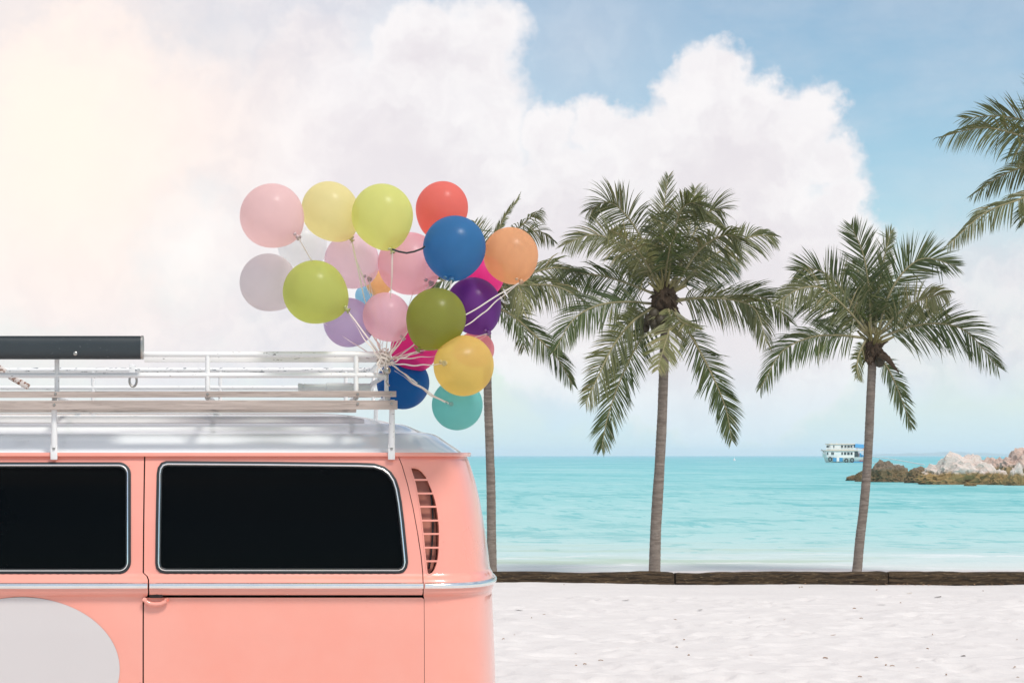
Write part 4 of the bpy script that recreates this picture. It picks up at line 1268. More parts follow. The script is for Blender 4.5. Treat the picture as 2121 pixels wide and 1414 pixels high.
def trunk(parent, pts, Y, w0, w1, seed):
    """w0 base and w1 top width in pixels"""
    base = spline([W(px, py, Y) for px, py in pts], 40)
    zs = []
    n = 420; k = 22
    vs = []
    H = base[-1].z - base[0].z
    rr = random.Random(seed)
    ringp = [0]; 
    while ringp[-1] < H: ringp.append(ringp[-1] + rr.uniform(0.045, 0.085))
    ringp = np.array(ringp)
    for i in range(n + 1):
        u = i / n * 40; a = min(int(u), 39); p = base[a].lerp(base[a + 1], u - a)
        f = i / n; h = p.z - base[0].z
        rad = (w0 + (w1 - w0) * min(1, f * 1.1) + 0.0 + 1.5 * math.exp(-f * 14)) / 2 * Y / FPX
        j = np.searchsorted(ringp, h); lo = ringp[max(0, j - 1)]; hi = ringp[min(j, len(ringp) - 1)]
        ph = (h - lo) / max(hi - lo, 1e-3)
        for q in range(k):
            th = 2 * math.pi * q / k
            nz = float(mnoise.noise((math.cos(th) * 1.3 + seed, math.sin(th) * 1.3, h * 2.2)))
            nz2 = float(mnoise.noise((math.cos(th) * 3 + seed, math.sin(th) * 3, h * 9)))
            ring = 0.075 * (1 - ph) ** 2 * (0.6 + 0.8 * nz)
            r_ = rad * (1 + 0.05 * nz + 0.03 * nz2 + ring)
            vs.append((p.x + r_ * math.cos(th), p.y + r_ * math.sin(th), p.z + 0.02 * nz))
    fs = [(i * k + q, i * k + (q + 1) % k, (i + 1) * k + (q + 1) % k, (i + 1) * k + q) for i in range(n) for q in range(k)] + [tuple(n * k + q for q in range(k))]
    mb = MB(); mb.add(vs, fs)
    return mb.build('trunk', M['bark'], parent, angle=180)
def crown_core(parent, c, Y, seed, nuts, size=1.0):
    r_ = random.Random(seed)
    mb = MB()
    pxm = Y / FPX
    bm = bmesh.new(); bmesh.ops.create_icosphere(bm, subdivisions=4, radius=1.0)
    for v in bm.verts:
        k = 1 + 0.35 * mnoise.noise(v.co * 2.5 + Vector((seed, 0, 0))) + 0.18 * mnoise.noise(v.co * 7)
        v.co = Vector((v.co.x * 27, v.co.y * 27, v.co.z * 36)) * k * pxm * size + c
    bm.verts.index_update()
    mb.add([v.co for v in bm.verts], [[v.index for v in f.verts] for f in bm.faces]); bm.free()
    for i in range(46):       # torn fibre and old leaf bases
        a = r_.uniform(0, 6.28); e = r_.uniform(-0.9, 0.9)
        d_ = Vector((math.cos(a) * math.cos(e), math.sin(a) * math.cos(e), math.sin(e)))
        p = c + d_ * 20 * pxm * size; q = p + (d_ + Vector((0, 0, r_.uniform(-.9, .3)))) * r_.uniform(10, 30) * pxm * size
        mb.tube([p, p.lerp(q, 0.5) + Vector((0, 0, 0.02)), q], [0.03, 0.018, 0.003], 5, flat=0.4)
    mb.build('crown', M['husk'], parent, angle=60)
    for i in range(16):       # pale stalk stubs between the fronds
        a = r_.uniform(0, 6.28); e = r_.uniform(0.35, 1.3)
        d_ = Vector((math.cos(a) * math.cos(e), math.sin(a) * math.cos(e), math.sin(e)))
        p = c + Vector((0, 0, 10 * pxm)); q = p + d_ * r_.uniform(45, 80) * pxm * size
        mb2 = MB(); mb2.tube([p, p.lerp(q, 0.5), q], [0.040, 0.028, 0.012], 6, flat=0.6); mb2.build('stalk', M['stalk'], parent)
    for (dx, dy, dep) in nuts:
        p = c + Vector((dx * pxm, -dep, -dy * pxm)); r0 = r_.uniform(0.056, 0.074)
        mb3 = MB(); mb3.lathe(p, (r_.uniform(-.3, .3), 0, 1), [(0, -r0 * 1.15), (r0 * .55, -r0 * .95), (r0 * .95, -r0 * .3), (r0, .15 * r0), (r0 * .75, .8 * r0), (r0 * .3, 1.15 * r0), (0, 1.22 * r0)], 12)
        mb3.build('coconut', M['nut'], parent)

def cropA(l): return [(1000 + x / 2.356, 340 + y / 2.356) for x, y in l]
def cropB(l): return [(1540 + x / 2.828, 440 + y / 2.828) for x, y in l]
def cropC(l): return [(1900 + x / 3.72, 140 + y / 3.72) for x, y in l]
G4 = 'palms standing behind the timbers'
# --- middle palm
Y2 = 28.6
p2 = thing('palm_tree', tuple(W(1355, 1188, Y2)), 'tallest coconut palm in full view with nuts and dense drooping crown', 'palm tree', G4)
trunk(p2, [(1355, 1200), (1358, 1100), (1364, 1000), (1370, 900), (1374, 800), (1377, 700), (1379, 630)], Y2, 23, 18, 4)
crown_core(p2, W(1376, 622, Y2), Y2, 5, [(-38, 42, .25), (-28, 52, .3), (-42, 58, .1), (-18, 45, .35), (-30, 32, .3), (-48, 46, 0), (-22, 62, .2)], 0.9)
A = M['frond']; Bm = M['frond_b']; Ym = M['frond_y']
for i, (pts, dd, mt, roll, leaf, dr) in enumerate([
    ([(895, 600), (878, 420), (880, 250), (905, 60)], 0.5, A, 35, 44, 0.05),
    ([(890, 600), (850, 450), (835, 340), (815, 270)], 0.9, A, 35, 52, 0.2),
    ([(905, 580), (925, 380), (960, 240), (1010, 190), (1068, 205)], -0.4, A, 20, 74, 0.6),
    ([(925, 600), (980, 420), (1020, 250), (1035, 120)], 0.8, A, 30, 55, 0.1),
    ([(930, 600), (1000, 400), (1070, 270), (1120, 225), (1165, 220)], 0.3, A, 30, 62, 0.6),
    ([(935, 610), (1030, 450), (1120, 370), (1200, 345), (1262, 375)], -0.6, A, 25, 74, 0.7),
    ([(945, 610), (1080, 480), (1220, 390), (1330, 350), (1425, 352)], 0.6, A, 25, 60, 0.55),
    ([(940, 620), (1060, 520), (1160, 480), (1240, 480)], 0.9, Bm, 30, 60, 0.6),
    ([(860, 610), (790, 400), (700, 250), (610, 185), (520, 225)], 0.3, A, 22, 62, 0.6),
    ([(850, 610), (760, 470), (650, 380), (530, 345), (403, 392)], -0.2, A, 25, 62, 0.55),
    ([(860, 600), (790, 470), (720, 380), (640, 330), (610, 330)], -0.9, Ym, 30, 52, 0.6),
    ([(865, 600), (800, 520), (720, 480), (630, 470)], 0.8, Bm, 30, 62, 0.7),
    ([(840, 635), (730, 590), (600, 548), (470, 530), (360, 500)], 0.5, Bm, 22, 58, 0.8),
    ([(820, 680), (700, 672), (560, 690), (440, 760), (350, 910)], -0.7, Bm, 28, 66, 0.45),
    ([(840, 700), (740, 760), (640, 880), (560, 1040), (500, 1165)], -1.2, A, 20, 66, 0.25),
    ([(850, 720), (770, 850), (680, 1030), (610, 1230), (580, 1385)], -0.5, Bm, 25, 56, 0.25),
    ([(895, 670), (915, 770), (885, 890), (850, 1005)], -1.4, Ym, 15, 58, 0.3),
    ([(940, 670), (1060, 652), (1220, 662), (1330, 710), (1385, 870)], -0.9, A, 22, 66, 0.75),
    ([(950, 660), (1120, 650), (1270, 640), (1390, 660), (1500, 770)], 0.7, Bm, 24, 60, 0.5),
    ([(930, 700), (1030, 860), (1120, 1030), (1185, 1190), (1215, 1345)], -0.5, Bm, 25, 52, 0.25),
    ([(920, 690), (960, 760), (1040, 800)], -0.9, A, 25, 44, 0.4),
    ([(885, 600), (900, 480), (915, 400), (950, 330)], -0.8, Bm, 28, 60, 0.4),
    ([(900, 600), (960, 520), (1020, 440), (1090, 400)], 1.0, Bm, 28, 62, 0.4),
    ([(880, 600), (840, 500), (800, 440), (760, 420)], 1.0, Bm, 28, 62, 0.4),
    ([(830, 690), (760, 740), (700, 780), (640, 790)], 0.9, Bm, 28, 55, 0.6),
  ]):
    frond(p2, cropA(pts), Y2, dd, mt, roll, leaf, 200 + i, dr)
# --- right palm
Y3 = 28.9
p3 = thing('palm_tree', tuple(W(1774, 1186, Y3)), 'coconut palm with leaning trunk in front of the white tour boat', 'palm tree', G4)
trunk(p3, [(1773, 1200), (1782, 1110), (1792, 1020), (1799, 920), (1803, 830), (1806, 760), (1807, 715)], Y3, 19, 16.5, 9)
crown_core(p3, W(1808, 728, Y3), Y3, 8, [(9, 22, .12)], 0.72)
for (a, b, c_) in (((1797, 738), (1800, 752), (1806, 756)), ((1822, 735), (1838, 742), (1862, 772)), ((1806, 742), (1797, 750), (1801, 758))):
    mb = MB(); mb.tube([W(*a, Y3 - .2), W(*b, Y3 - .25), W(*c_, Y3 - .25)], [0.03, 0.045, 0.006], 8, flat=0.5); mb.build('spathe', M['husk'], p3)
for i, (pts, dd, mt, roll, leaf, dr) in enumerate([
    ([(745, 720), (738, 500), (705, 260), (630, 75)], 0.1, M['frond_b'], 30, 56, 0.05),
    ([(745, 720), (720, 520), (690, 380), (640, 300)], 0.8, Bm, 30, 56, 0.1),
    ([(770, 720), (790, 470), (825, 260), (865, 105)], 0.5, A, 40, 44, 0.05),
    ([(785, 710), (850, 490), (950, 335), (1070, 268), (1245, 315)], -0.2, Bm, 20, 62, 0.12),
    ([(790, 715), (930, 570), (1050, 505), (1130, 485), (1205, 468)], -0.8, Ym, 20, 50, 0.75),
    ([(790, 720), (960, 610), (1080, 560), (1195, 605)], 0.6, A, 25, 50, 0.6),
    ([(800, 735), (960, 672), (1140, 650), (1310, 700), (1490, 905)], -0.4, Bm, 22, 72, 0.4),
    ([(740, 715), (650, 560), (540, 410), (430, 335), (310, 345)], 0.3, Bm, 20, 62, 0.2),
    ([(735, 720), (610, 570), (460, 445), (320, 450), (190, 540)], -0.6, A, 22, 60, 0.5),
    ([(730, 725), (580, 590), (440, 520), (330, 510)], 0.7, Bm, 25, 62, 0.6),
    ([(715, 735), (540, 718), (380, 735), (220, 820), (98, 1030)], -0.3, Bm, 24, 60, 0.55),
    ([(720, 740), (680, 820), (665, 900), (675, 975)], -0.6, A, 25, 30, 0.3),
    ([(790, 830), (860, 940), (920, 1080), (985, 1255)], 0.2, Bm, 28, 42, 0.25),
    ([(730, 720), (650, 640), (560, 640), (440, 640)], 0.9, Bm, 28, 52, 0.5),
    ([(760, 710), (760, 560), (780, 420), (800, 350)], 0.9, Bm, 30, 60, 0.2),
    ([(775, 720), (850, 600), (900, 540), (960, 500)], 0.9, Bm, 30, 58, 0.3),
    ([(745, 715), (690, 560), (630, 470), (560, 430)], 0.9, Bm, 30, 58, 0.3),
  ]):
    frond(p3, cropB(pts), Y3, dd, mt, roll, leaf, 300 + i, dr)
# --- left palm, behind the balloons
Y1 = 28.7
p1 = thing('palm_tree', tuple(W(1018, 1188, Y1)), 'ragged windblown palm behind the balloons beside the van', 'palm tree', G4)
trunk(p1, [(1019, 1200), (1018, 1110), (1017, 1020), (1014, 920), (1011, 830), (1009, 740), (1008, 600)], Y1, 19.5, 16, 15)
crown_core(p1, W(1010, 596, Y1), Y1, 12, [(14, 40, .2), (-10, 44, .2)], 1.0)
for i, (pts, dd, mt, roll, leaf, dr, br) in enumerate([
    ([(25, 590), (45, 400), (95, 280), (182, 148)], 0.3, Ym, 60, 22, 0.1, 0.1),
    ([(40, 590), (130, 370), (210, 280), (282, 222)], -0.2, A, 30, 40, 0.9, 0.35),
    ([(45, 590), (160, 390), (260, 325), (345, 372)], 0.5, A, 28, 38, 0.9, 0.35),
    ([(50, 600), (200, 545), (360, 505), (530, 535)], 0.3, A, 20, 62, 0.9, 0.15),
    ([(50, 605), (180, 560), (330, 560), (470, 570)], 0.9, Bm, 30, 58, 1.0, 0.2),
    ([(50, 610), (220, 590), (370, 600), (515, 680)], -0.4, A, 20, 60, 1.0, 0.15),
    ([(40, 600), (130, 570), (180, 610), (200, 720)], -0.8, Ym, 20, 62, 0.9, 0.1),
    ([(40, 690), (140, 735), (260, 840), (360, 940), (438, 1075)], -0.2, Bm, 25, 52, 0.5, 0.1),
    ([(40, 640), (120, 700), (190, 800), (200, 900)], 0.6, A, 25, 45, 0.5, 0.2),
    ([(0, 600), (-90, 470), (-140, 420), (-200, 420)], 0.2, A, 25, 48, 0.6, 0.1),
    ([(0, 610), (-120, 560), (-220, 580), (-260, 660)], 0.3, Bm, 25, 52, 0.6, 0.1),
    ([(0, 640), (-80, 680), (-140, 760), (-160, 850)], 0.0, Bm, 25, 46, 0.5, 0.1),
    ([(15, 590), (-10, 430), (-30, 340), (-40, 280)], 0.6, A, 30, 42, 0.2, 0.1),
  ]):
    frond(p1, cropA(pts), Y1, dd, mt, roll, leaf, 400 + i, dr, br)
# --- palm at the right border, trunk outside the frame
Y4 = 27.6
p4 = thing('palm_tree', tuple(W(2245, 1192, Y4)), 'palm at the right edge of the photo showing only frond tips against blue sky', 'palm tree', G4)
trunk(p4, [(2245, 1200), (2240, 1000), (2228, 800), (2212, 600), (2202, 440), (2198, 330)], Y4, 34, 22, 21)
crown_core(p4, W(2198, 318, Y4), Y4, 19, [(-14, 40, .2), (10, 44, .2)], 1.1)
for i, (pts, dd, mt, roll, leaf, dr) in enumerate([
    ([(1100, 620), (960, 460), (800, 400), (600, 372), (345, 392)], 0.4, A, 28, 60, 0.30),
    ([(1100, 660), (960, 580), (780, 520), (500, 462), (165, 540)], -0.4, A, 20, 64, 0.70),
    ([(1100, 700), (980, 720), (800, 770), (620, 850), (418, 985)], 0.5, A, 25, 50, 0.6),
    ([(1100, 720), (980, 900), (800, 1010), (520, 1120), (240, 1365)], -0.5, A, 20, 56, 0.75),
    ([(1110, 640), (1070, 400), (1040, 180), (1070, -20)], 0.2, Bm, 25, 70, 0.1),
    ([(1110, 760), (960, 960), (880, 1080), (830, 1180)], 0.3, Bm, 30, 50, 0.5),
    ([(1105, 680), (960, 640), (850, 640), (740, 680)], 1.0, Bm, 30, 60, 0.6),
    ([(1130, 620), (1180, 400), (1260, 220), (1360, 120)], 0.3, A, 25, 70, 0.2),
    ([(1140, 640), (1280, 500), (1480, 420), (1700, 480)], -0.3, A, 25, 66, 0.5),
    ([(1140, 680), (1320, 640), (1560, 700), (1760, 900)], 0.2, A, 25, 66, 0.6),
    ([(1140, 720), (1260, 820), (1420, 1000), (1520, 1240)], -0.4, Bm, 25, 60, 0.4),
    ([(1120, 760), (1140, 900), (1130, 1080), (1100, 1260)], -1.0, A, 25, 60, 0.3),
  ]):
    frond(p4, cropC(pts), Y4, dd, mt, roll, leaf, 500 + i, dr)
# ------------------------------------------------------------------ rocks in the bay
def m_rock(name, top, tide, low, zt):
    m, t, out = material(name)
    g = t.n('ShaderNodeNewGeometry'); s = t.n('ShaderNodeSeparateXYZ'); t.put(s.inputs[0], g.outputs['Position'])
    n1_ = t.noise(g.outputs['Position'], 1.6, 8, 0.7); n2_ = t.noise(g.outputs['Position'], 6.0, 7, 0.75, 0.4)
    h = t.m('ADD', s.outputs[2], t.m('MULTIPLY', t.m('SUBTRACT', n1_, 0.5), 0.9))
    c = t.mix(t.ss(n2_, 0.35, 0.7), tide, tuple(x * 0.6 for x in tide))
    tp = t.mix(t.ss(n2_, 0.45, 0.75), top, tuple(x * f for x, f in zip(top, (0.72, 0.60, 0.52))))
    c = t.mix(t.ss(h, zt - 0.18, zt + 0.12), c, tp)
    c = t.mix(t.ss(h, 0.16, -0.10), c, low)
    principled(t, out, col=c, rough=0.9, spec=0.2, normal=bump(t, t.m('ADD', n1_, n2_), 0.9, 0.12))
    return m
MR_pale = m_rock('pale_tidal_rock', (0.80, 0.69, 0.62), (0.43, 0.29, 0.125), (0.22, 0.15, 0.07), 0.62)
MR_dark = m_rock('dark_tidal_rock', (0.26, 0.20, 0.145), (0.25, 0.175, 0.09), (0.15, 0.10, 0.055), 0.75)
MR_pink = m_rock('pinkish_rock', (0.68, 0.52, 0.44), (0.40, 0.29, 0.15), (0.18, 0.13, 0.07), 0.95)
def rock(px0, px1, pyt, pyb, seed, mat, label, depth=0.7, peaks=None, jag=0.45):
    Y = (CAMZ - SEA_Z) * FPX / (pyb - HY)
    Y += 0.0
    a = W((px0 + px1) / 2, pyb, Y); wid = (px1 - px0) / FPX * Y / 2; hei = (pyb - pyt) / FPX * Y
    bm = bmesh.new(); bmesh.ops.create_icosphere(bm, subdivisions=5, radius=1.0)
    for v in bm.verts:
        d_ = v.co.normalized()
        q = d_ * 1.7 + Vector((seed * 3.1, seed * 1.7, 0))
        k = 1.0 + 0.30 * mnoise.noise(q) + jag * 0.42 * (0.5 - abs(mnoise.noise(q * 2.3))) + jag * 0.28 * (0.5 - abs(mnoise.noise(q * 5.1))) + 0.10 * mnoise.noise(q * 11)
        c_ = mnoise.cell(q * 2.6) * 0.10 * jag
        s_ = (abs(d_.x) ** 2.6 + abs(d_.y) ** 2.6 + abs(d_.z) ** 2.6) ** (-1 / 2.6)
        hz = 1.0
        if peaks:
            hz = float(np.interp(d_.x * s_, [p[0] for p in peaks], [p[1] for p in peaks]))
        v.co = Vector((d_.x * s_ * k * wid * 0.96, d_.y * s_ * k * wid * depth, max(d_.z * s_ * (k + c_) * hei * 0.90 * hz, -0.6)))
    me = bpy.data.meshes.new('rock'); bm.to_mesh(me); bm.free()
    me.shade_smooth(); me.set_sharp_from_angle(angle=R(32))
    o = link_mesh('rock', me, mat, loc=(a.x, a.y + wid * depth * 0.8, SEA_Z))
    return tag(o, label, 'rock', 'rocks at the edge of the bay')
rock(1757, 1786, 984, 995, 1, MR_dark, 'lowest small dark rock at the seaward tip of the outcrop')
rock(1776, 1812, 977, 997, 2, MR_dark, 'low dark rock just behind the leaning palm trunk')
rock(1806, 1888, 960, 998, 3, MR_dark, 'dark brown jagged rock just right of the leaning palm trunk', 0.6, [(-1, .6), (-.35, 1.0), (0, 1.0), (.5, .8), (1, .6)], 0.7)
rock(1884, 1946, 966, 1000, 4, MR_dark, 'brown rock with a small pale tip beside the dark jagged one', 0.7, [(-1, .7), (-.4, 1), (1, .85)], 0.6)
rock(1925, 2068, 947, 1003, 5, MR_pale, 'largest bleached white rock with a golden brown tide band', 0.5, [(-1, .45), (-.5, .75), (-.2, 1.0), (.05, .85), (.35, 1.0), (.6, .85), (1, .7)], 0.75)
rock(2030, 2130, 943, 1000, 6, MR_pink, 'pinkish rock sloping up to the right edge behind the white one', 0.7, [(-1, .7), (0, .85), (1, 1.05)], 0.7)
rock(2095, 2240, 932, 1002, 7, MR_pink, 'tall pinkish rock cut by the right edge of the photo', 0.6, None, 0.7)
rock(2052, 2098, 974, 1004, 8, MR_pale, 'small pointed rock in front of the pinkish slope', 0.7, [(-1, .5), (.1, 1.1), (1, .6)], 0.6)
rock(2090, 2126, 971, 1005, 9, MR_pale, 'small upright rock at the right edge near the water', 0.7, [(-1, .5), (.2, 1.15), (1, .8)], 0.6)
rock(2001, 2024, 1000, 1006, 10, MR_pale, 'flat pale stone awash below the bleached rock', 0.8)

# ------------------------------------------------------------------ tour boat
YB = (CAMZ - SEA_Z) * FPX / (957.5 - HY)
bs = YB / FPX                              # metres per photograph pixel out there
bo = W(1753, 957.5, YB); bo.z = SEA_Z
M['bwhite'] = m_simple('boat_white', (0.90, 0.87, 0.82), 0.4, var=0.05)
M['bblue'] = m_simple('boat_blue', (0.03, 0.30, 0.55), 0.45)
M['bcanvas'] = m_simple('blue_canvas', (0.10, 0.40, 0.72), 0.7)
M['bgreen'] = m_simple('boat_pale_green', (0.76, 0.82, 0.74), 0.5)
M['bdark'] = m_simple('boat_window', (0.03, 0.04, 0.04), 0.15)
M['bcream'] = m_simple('boat_cream', (0.86, 0.68, 0.52), 0.5)
M['bpink'] = m_simple('boat_pink_trim', (0.70, 0.36, 0.30), 0.5)
M['bred'] = m_simple('boat_red_trim', (0.45, 0.08, 0.06), 0.5)
boat = thing('tour_boat', tuple(bo), 'white two deck tour boat with blue canopy anchored in the bay', 'boat')
def bp(px, py, dy=0.0): return Vector((bo.x + (px - 1753) * bs, bo.y + dy, SEA_Z + (957.5 - py) * bs))
def bbox(px0, px1, py0, py1, w=4.0, dy=0.0, bev=0.05):
    a, b = bp(px0, py1), bp(px1, py0); mb = MB()
    mb.box(((a.x + b.x) / 2, bo.y + dy, (a.z + b.z) / 2), (b.x - a.x, w, b.z - a.z), bev=bev); return mb
# hull: stations from bow (left) to stern
st = [(1703, 938, 0.05), (1706, 941, 0.7), (1712, 945, 1.5), (1722, 946.5, 2.1), (1740, 947, 2.4), (1770, 947, 2.4), (1792, 946.5, 2.2), (1797, 946, 2.1)]
vs = []; fs = []
for i, (px, py, hw) in enumerate(st):
    keel = 1.0 if i == 0 else 0.0
    xk = px + (7 if i < 2 else 3 if i < 3 else 0)
    for yy, f in ((-1, 1), (-0.93, 0.5), (-0.7, -0.06), (0.7, -0.06), (0.93, 0.5), (1, 1)):
        p = bp(px * f + xk * (1 - f), 957.5 - (957.5 - py) * f, hw * yy); vs.append(p)
k = 6
for i in range(len(st) - 1):
    for j in range(5): fs.append((i * k + j, i * k + j + 1, (i + 1) * k + j + 1, (i + 1) * k + j))
    fs.append((i * k + 5, i * k, (i + 1) * k, (i + 1) * k + 5))
fs += [tuple(range(k)), tuple((len(st) - 1) * k + j for j in range(k))]
mb = MB(); mb.add(vs, fs); hull = mb.build('hull', M['bgreen'], boat, angle=30)
for a, b, mt in ((1720, 1727, 'bblue'), (1727.3, 1732.7, 'bwhite'), (1733, 1740, 'bblue')):
    bbox(a, b, 947.5, 955.5, 0.12, -2.42, 0.02).build('hull_panel', M[mt], hull)
bbox(1757, 1797, 955.2, 957.6, 0.3, -2.4, 0.02).build('rubbing_strip', M['bblue'], hull)
bbox(1775, 1796, 953.2, 955.0, 0.3, -2.42, 0.02).build('rubbing_strip', M['bred'], hull)
for px, py in ((1714.5, 950.5), (1747, 953.5), (1759, 952.5)):
    mb = MB(); c = bp(px, py, -2.25 if px < 1720 else -2.6)
    mb.tube([c + Vector((0.36 * math.cos(a), 0, 0.46 * math.sin(a))) for a in np.linspace(0, 2 * math.pi, 17)], 0.13, 8, cap=False); mb.build('tyre_fender', M['tyre'], boat)
lc = bbox(1708, 1772, 933.5, 947, 4.2); lower = lc.build('lower_cabin', M['bwhite'], boat)
for a, b in ((1708.5, 1711), (1717, 1720), (1720.7, 1722.5), (1738, 1741), (1743.5, 1748), (1750, 1755), (1757, 1761)):
    bbox(a, b, 936, 941.5, 0.1, -2.12, 0.02).build('window', M['bdark'], lower)
bbox(1765, 1772.5, 934.5, 946, 0.1, -2.12, 0.02).build('doorway', M['bdark'], lower)
bbox(1705, 1800, 931.6, 933.4, 4.7).build('upper_deck', M['bcream'], boat)
uc = bbox(1716, 1764, 920.5, 931.5, 3.6).build('upper_cabin', M['bwhite'], boat)
for a, b in ((1722, 1724), (1738, 1742), (1745, 1749), (1751, 1756), (1757.5, 1761.5)):
    bbox(a, b, 921.8, 929, 0.1, -1.82, 0.02).build('window', M['bdark'], uc)
bbox(1713, 1767, 918.4, 920.3, 4.0).build('cabin_roof', M['bcream'], boat)
mb = MB()
for px in np.arange(1707, 1766, 3.2): mb.tube([bp(px, 931.6, -2.3), bp(px, 927.4, -2.3)], 0.06, 5)
for py in (927.4, 929.4): mb.tube([bp(1706, py, -2.3), bp(1766, py, -2.3)], 0.07, 5)
rl = mb.build('railing', M['bwhite'], boat); rl['kind'] = 'stuff'
mb = MB()
vs = []
for i, px in enumerate(np.linspace(1766, 1800, 8)):
    for yy in (-2.3, -1.2, 0, 1.2, 2.3): vs.append(bp(px, 918.2 + 0.07 * (px - 1766) + 1.6 * (abs(yy) / 2.3) ** 2, yy))
top = len(vs); vs += [v - Vector((0, 0, 0.22 if abs(v.y - bo.y) < 2.2 else 0.75)) for v in vs]
for o_ in (0, top): fs_ = [(o_ + i * 5 + j, o_ + i * 5 + j + 1, o_ + (i + 1) * 5 + j + 1, o_ + (i + 1) * 5 + j) for i in range(7) for j in range(4)]; mb.f += fs_
mb.v += [tuple(v) for v in vs]
for j in (0, 4): mb.f += [(i * 5 + j, (i + 1) * 5 + j, top + (i + 1) * 5 + j, top + i * 5 + j) for i in range(7)]
mb.build('canopy', M['bcanvas'], boat)
for px in (1770, 1784, 1799):
    mb = MB(); mb.tube([bp(px, 933, -2.2), bp(px, 920, -2.2)], 0.07, 6); mb.build('canopy_post', M['bpink'], boat)
mb = MB()
for a, b in (((1778, 933), (1790, 924)), ((1774, 946), (1774, 934)), ((1786, 946), (1786, 934)), ((1798, 946), (1798, 934))): mb.tube([bp(*a, -2.25), bp(*b, -2.25)], 0.07, 5)
mb.build('deck_frame', M['bpink'], boat)
bbox(1775, 1779, 938, 946, 1.4, -1.6).build('barrel', M['bblue'], boat)
bbox(1781, 1797, 941.5, 946, 2.0, -1.2).build('deck_bench', M['bcanvas'], boat)
for px, h in ((1733, 915.5), (1722, 917)):
    mb = MB(); mb.tube([bp(px, 918.5), bp(px, h)], 0.07, 6); mb.build('aerial', M['bwhite'], boat)
mb = MB(); mb.tube([bp(1706, 936, -0.5), bp(1700, 930, -0.5)], 0.06, 6); mb.build('bow_pole', M['bdark'], boat)
mb = MB(); mb.box(bp(1711.5, 925, -1.2), (0.5, 0.5, 0.6), bev=0.1); mb.build('lamp', M['bdark'], boat)
# mooring lines and buoy
M['rope'] = m_simple('white_rope', (0.75, 0.72, 0.70), 0.7)
def rope(pts, label, r):
    P_ = []
    for px, py, Yr in pts: P_.append(W(px, py, Yr))
    mb = MB(); mb.tube(spline(P_, 20), r, 6)
    o = mb.build('mooring_rope', M['rope'], loc=tuple(P_[0])); return tag(o, label, 'rope', 'mooring ropes of the tour boat')
rope([(1799, 944, YB), (1850, 951, 430), (1915, 962.3, 372)], 'upper white mooring rope sloping from the boat stern towards the rocks', 0.09)
rope([(1797, 957.2, YB), (1830, 960.2, 420), (1868, 962.2, 372)], 'lower white line of rope lying on the water behind the boat', 0.10)
Yb = (CAMZ - SEA_Z) * FPX / (953.5 - HY)
mb = MB(); mb.lathe(W(1521, 953.5, Yb), (0, 0, 1), [(0, -0.3), (0.35, -0.2), (0.4, 0.1), (0.25, 0.5), (0.08, 0.7), (0.06, 1.2), (0, 1.22)], 12)
o = mb.build('buoy', M['rope'], loc=tuple(W(1521, 953.5, Yb))); tag(o, 'tiny pale buoy floating far out between the two full palms', 'buoy')

# ------------------------------------------------------------------ sea air
m, t, out = material('sea_air')
vol = t.n('ShaderNodeVolumePrincipled')
vol.inputs['Color'].default_value = (0.93, 0.96, 1.0, 1); vol.inputs['Density'].default_value = 0.00018; vol.inputs['Anisotropy'].default_value = 0.2
t.t.links.new(vol.outputs[0], out.inputs['Volume'])
mb = MB(); mb.box((0, 5700, 14), (18400, 12800, 34)); 
hz = mb.build('haze', m, loc=(0, 5700, -3), smooth=False); tag(hz, 'pale sea air thinning the far hills', 'haze', kind='stuff')
hz.visible_shadow = True

# ------------------------------------------------------------------ dry leaves and bits on the sand
M['leafdry'] = m_simple('dry_leaf', (0.30, 0.17, 0.09), 0.7, var=0.5, scale=30)
M['leafpale'] = m_simple('bleached_leaf', (0.52, 0.42, 0.30), 0.7, var=0.3, scale=30)
M['twig'] = m_simple('dark_twig', (0.075, 0.055, 0.04), 0.8, var=0.4, scale=30)
def gpt(px, py):
    Yg = CAMZ * FPX / (py - HY)
    x = (px - CX) / FPX * Yg
    return Vector((x, Yg, ground_z_s(x, Yg)))
def ground_z_s(x, y): return float(GZ[min(np.searchsorted(GY, y), len(GY) - 1), min(np.searchsorted(GX, x), len(GX) - 1)])
def leaf_mesh(mb, c, L, w, rot, curl, tilt):
    vs = []; n = 6
    ca, sa = math.cos(rot), math.sin(rot)
    for i in range(n + 1):
        f = i / n; ww = w * math.sin(math.pi * min(0.98, 0.06 + 0.92 * f)) ** 0.8
        for s_ in (-1, 0, 1):
            x = (f - 0.5) * L; y = s_ * ww; z = curl * ((f - 0.5) ** 2 * 4) + abs(s_) * curl * 0.4 + tilt * (f) * L
            vs.append((c.x + x * ca - y * sa, c.y + x * sa + y * ca, c.z + z + 0.004))
    fs = []
    for i in range(n):
        for j in (0, 1): fs.append((i * 3 + j, i * 3 + j + 1, (i + 1) * 3 + j + 1, (i + 1) * 3 + j))
    mb.add(vs, fs)
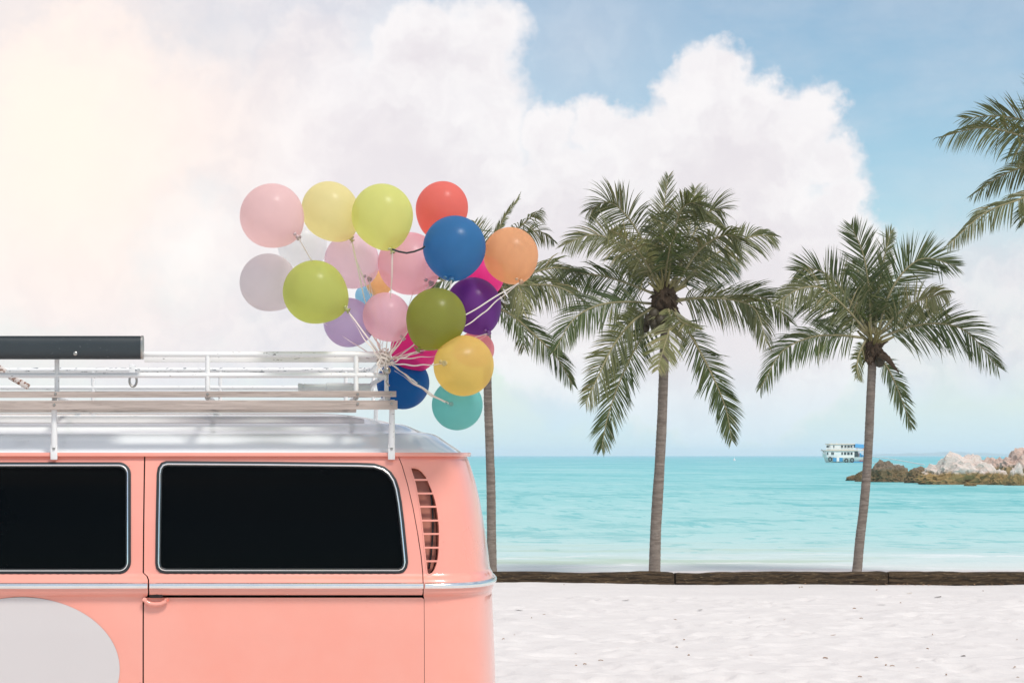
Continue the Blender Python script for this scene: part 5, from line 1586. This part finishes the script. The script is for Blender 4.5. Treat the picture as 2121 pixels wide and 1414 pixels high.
big = [(1985, 1204, .16, .030, 1.4, 'upright reddish dry leaf leaning on the timber', 'leafdry', 0.8), (1940, 1205.5, .15, .022, .2, 'brown dry leaf lying at the foot of the leafy timber', 'leafdry', 0.05),
       (1956, 1206, .13, .022, 2.6, 'pale curled leaf beside the brown one at the timber foot', 'leafpale', 0.1), (1871, 1203, .13, .025, .4, 'small bleached leaf below the timber joint', 'leafpale', 0.1),
       (1943, 1238.5, .15, .020, .25, 'grey dry leaf lying on the smooth sand', 'twig', 0.05), (1884, 1230, .10, .016, .1, 'tan leaf on the smooth sand near the timber', 'leafpale', 0.05),
       (1825, 1253.5, .10, .016, 2.7, 'dark bent leaf on the smooth sand', 'twig', 0.1), (1724, 1316, .09, .016, 0.05, 'reddish brown leaf in the trampled sand', 'leafdry', 0.05),
       (1296, 1246, .11, .016, .1, 'dark leaf on the sand below the middle palm', 'twig', 0.05), (1075, 1266.5, .09, .013, 2.9, 'dark twig like leaf on the sand close to the van', 'twig', 0.05),
       (1450, 1264, .08, .012, .1, 'thin dark leaf on the smooth sand right of the middle palm', 'twig', 0.05), (1995, 1362, .06, .020, .5, 'greyish leaf half sunk in trampled sand', 'twig', 0.05)]
for px, py, L, w, rot, lab, mt, tl in big:
    c = gpt(px, py); mb = MB(); leaf_mesh(mb, c, L, w, rot + 0.5, 0.003, tl)
    o = mb.build('fallen_leaf', M[mt], loc=tuple(c), angle=180); tag(o, lab, 'leaf', 'fallen leaves on the sand')
mb = MB(); r_ = random.Random(5)
for i in range(40):
    px = r_.uniform(1030, 2121); py = 1212 + 200 * r_.random() ** 0.9
    c = gpt(px, py); a = r_.uniform(0, 3.1); L = r_.uniform(0.006, 0.020)
    mb.tube([c + Vector((-L * math.cos(a), -L * math.sin(a), 0.004)), c + Vector((0, 0, 0.008)), c + Vector((L * math.cos(a), L * math.sin(a), 0.004))], r_.uniform(0.002, 0.005), 5)
for i in range(120):
    px = r_.gauss(1950, 60) if i < 80 else r_.uniform(1040, 2121); py = r_.uniform(1205.5, 1210)
    c = gpt(px, py); leaf_mesh(mb, c, r_.uniform(0.02, 0.06), 0.009, r_.uniform(0, 3.1), 0.006, r_.uniform(0, .3))
o = mb.build('litter', M['leafdry'], loc=(4, 22, 0)); tag(o, 'scattered specks of twig and leaf on the sand', 'litter', kind='stuff')
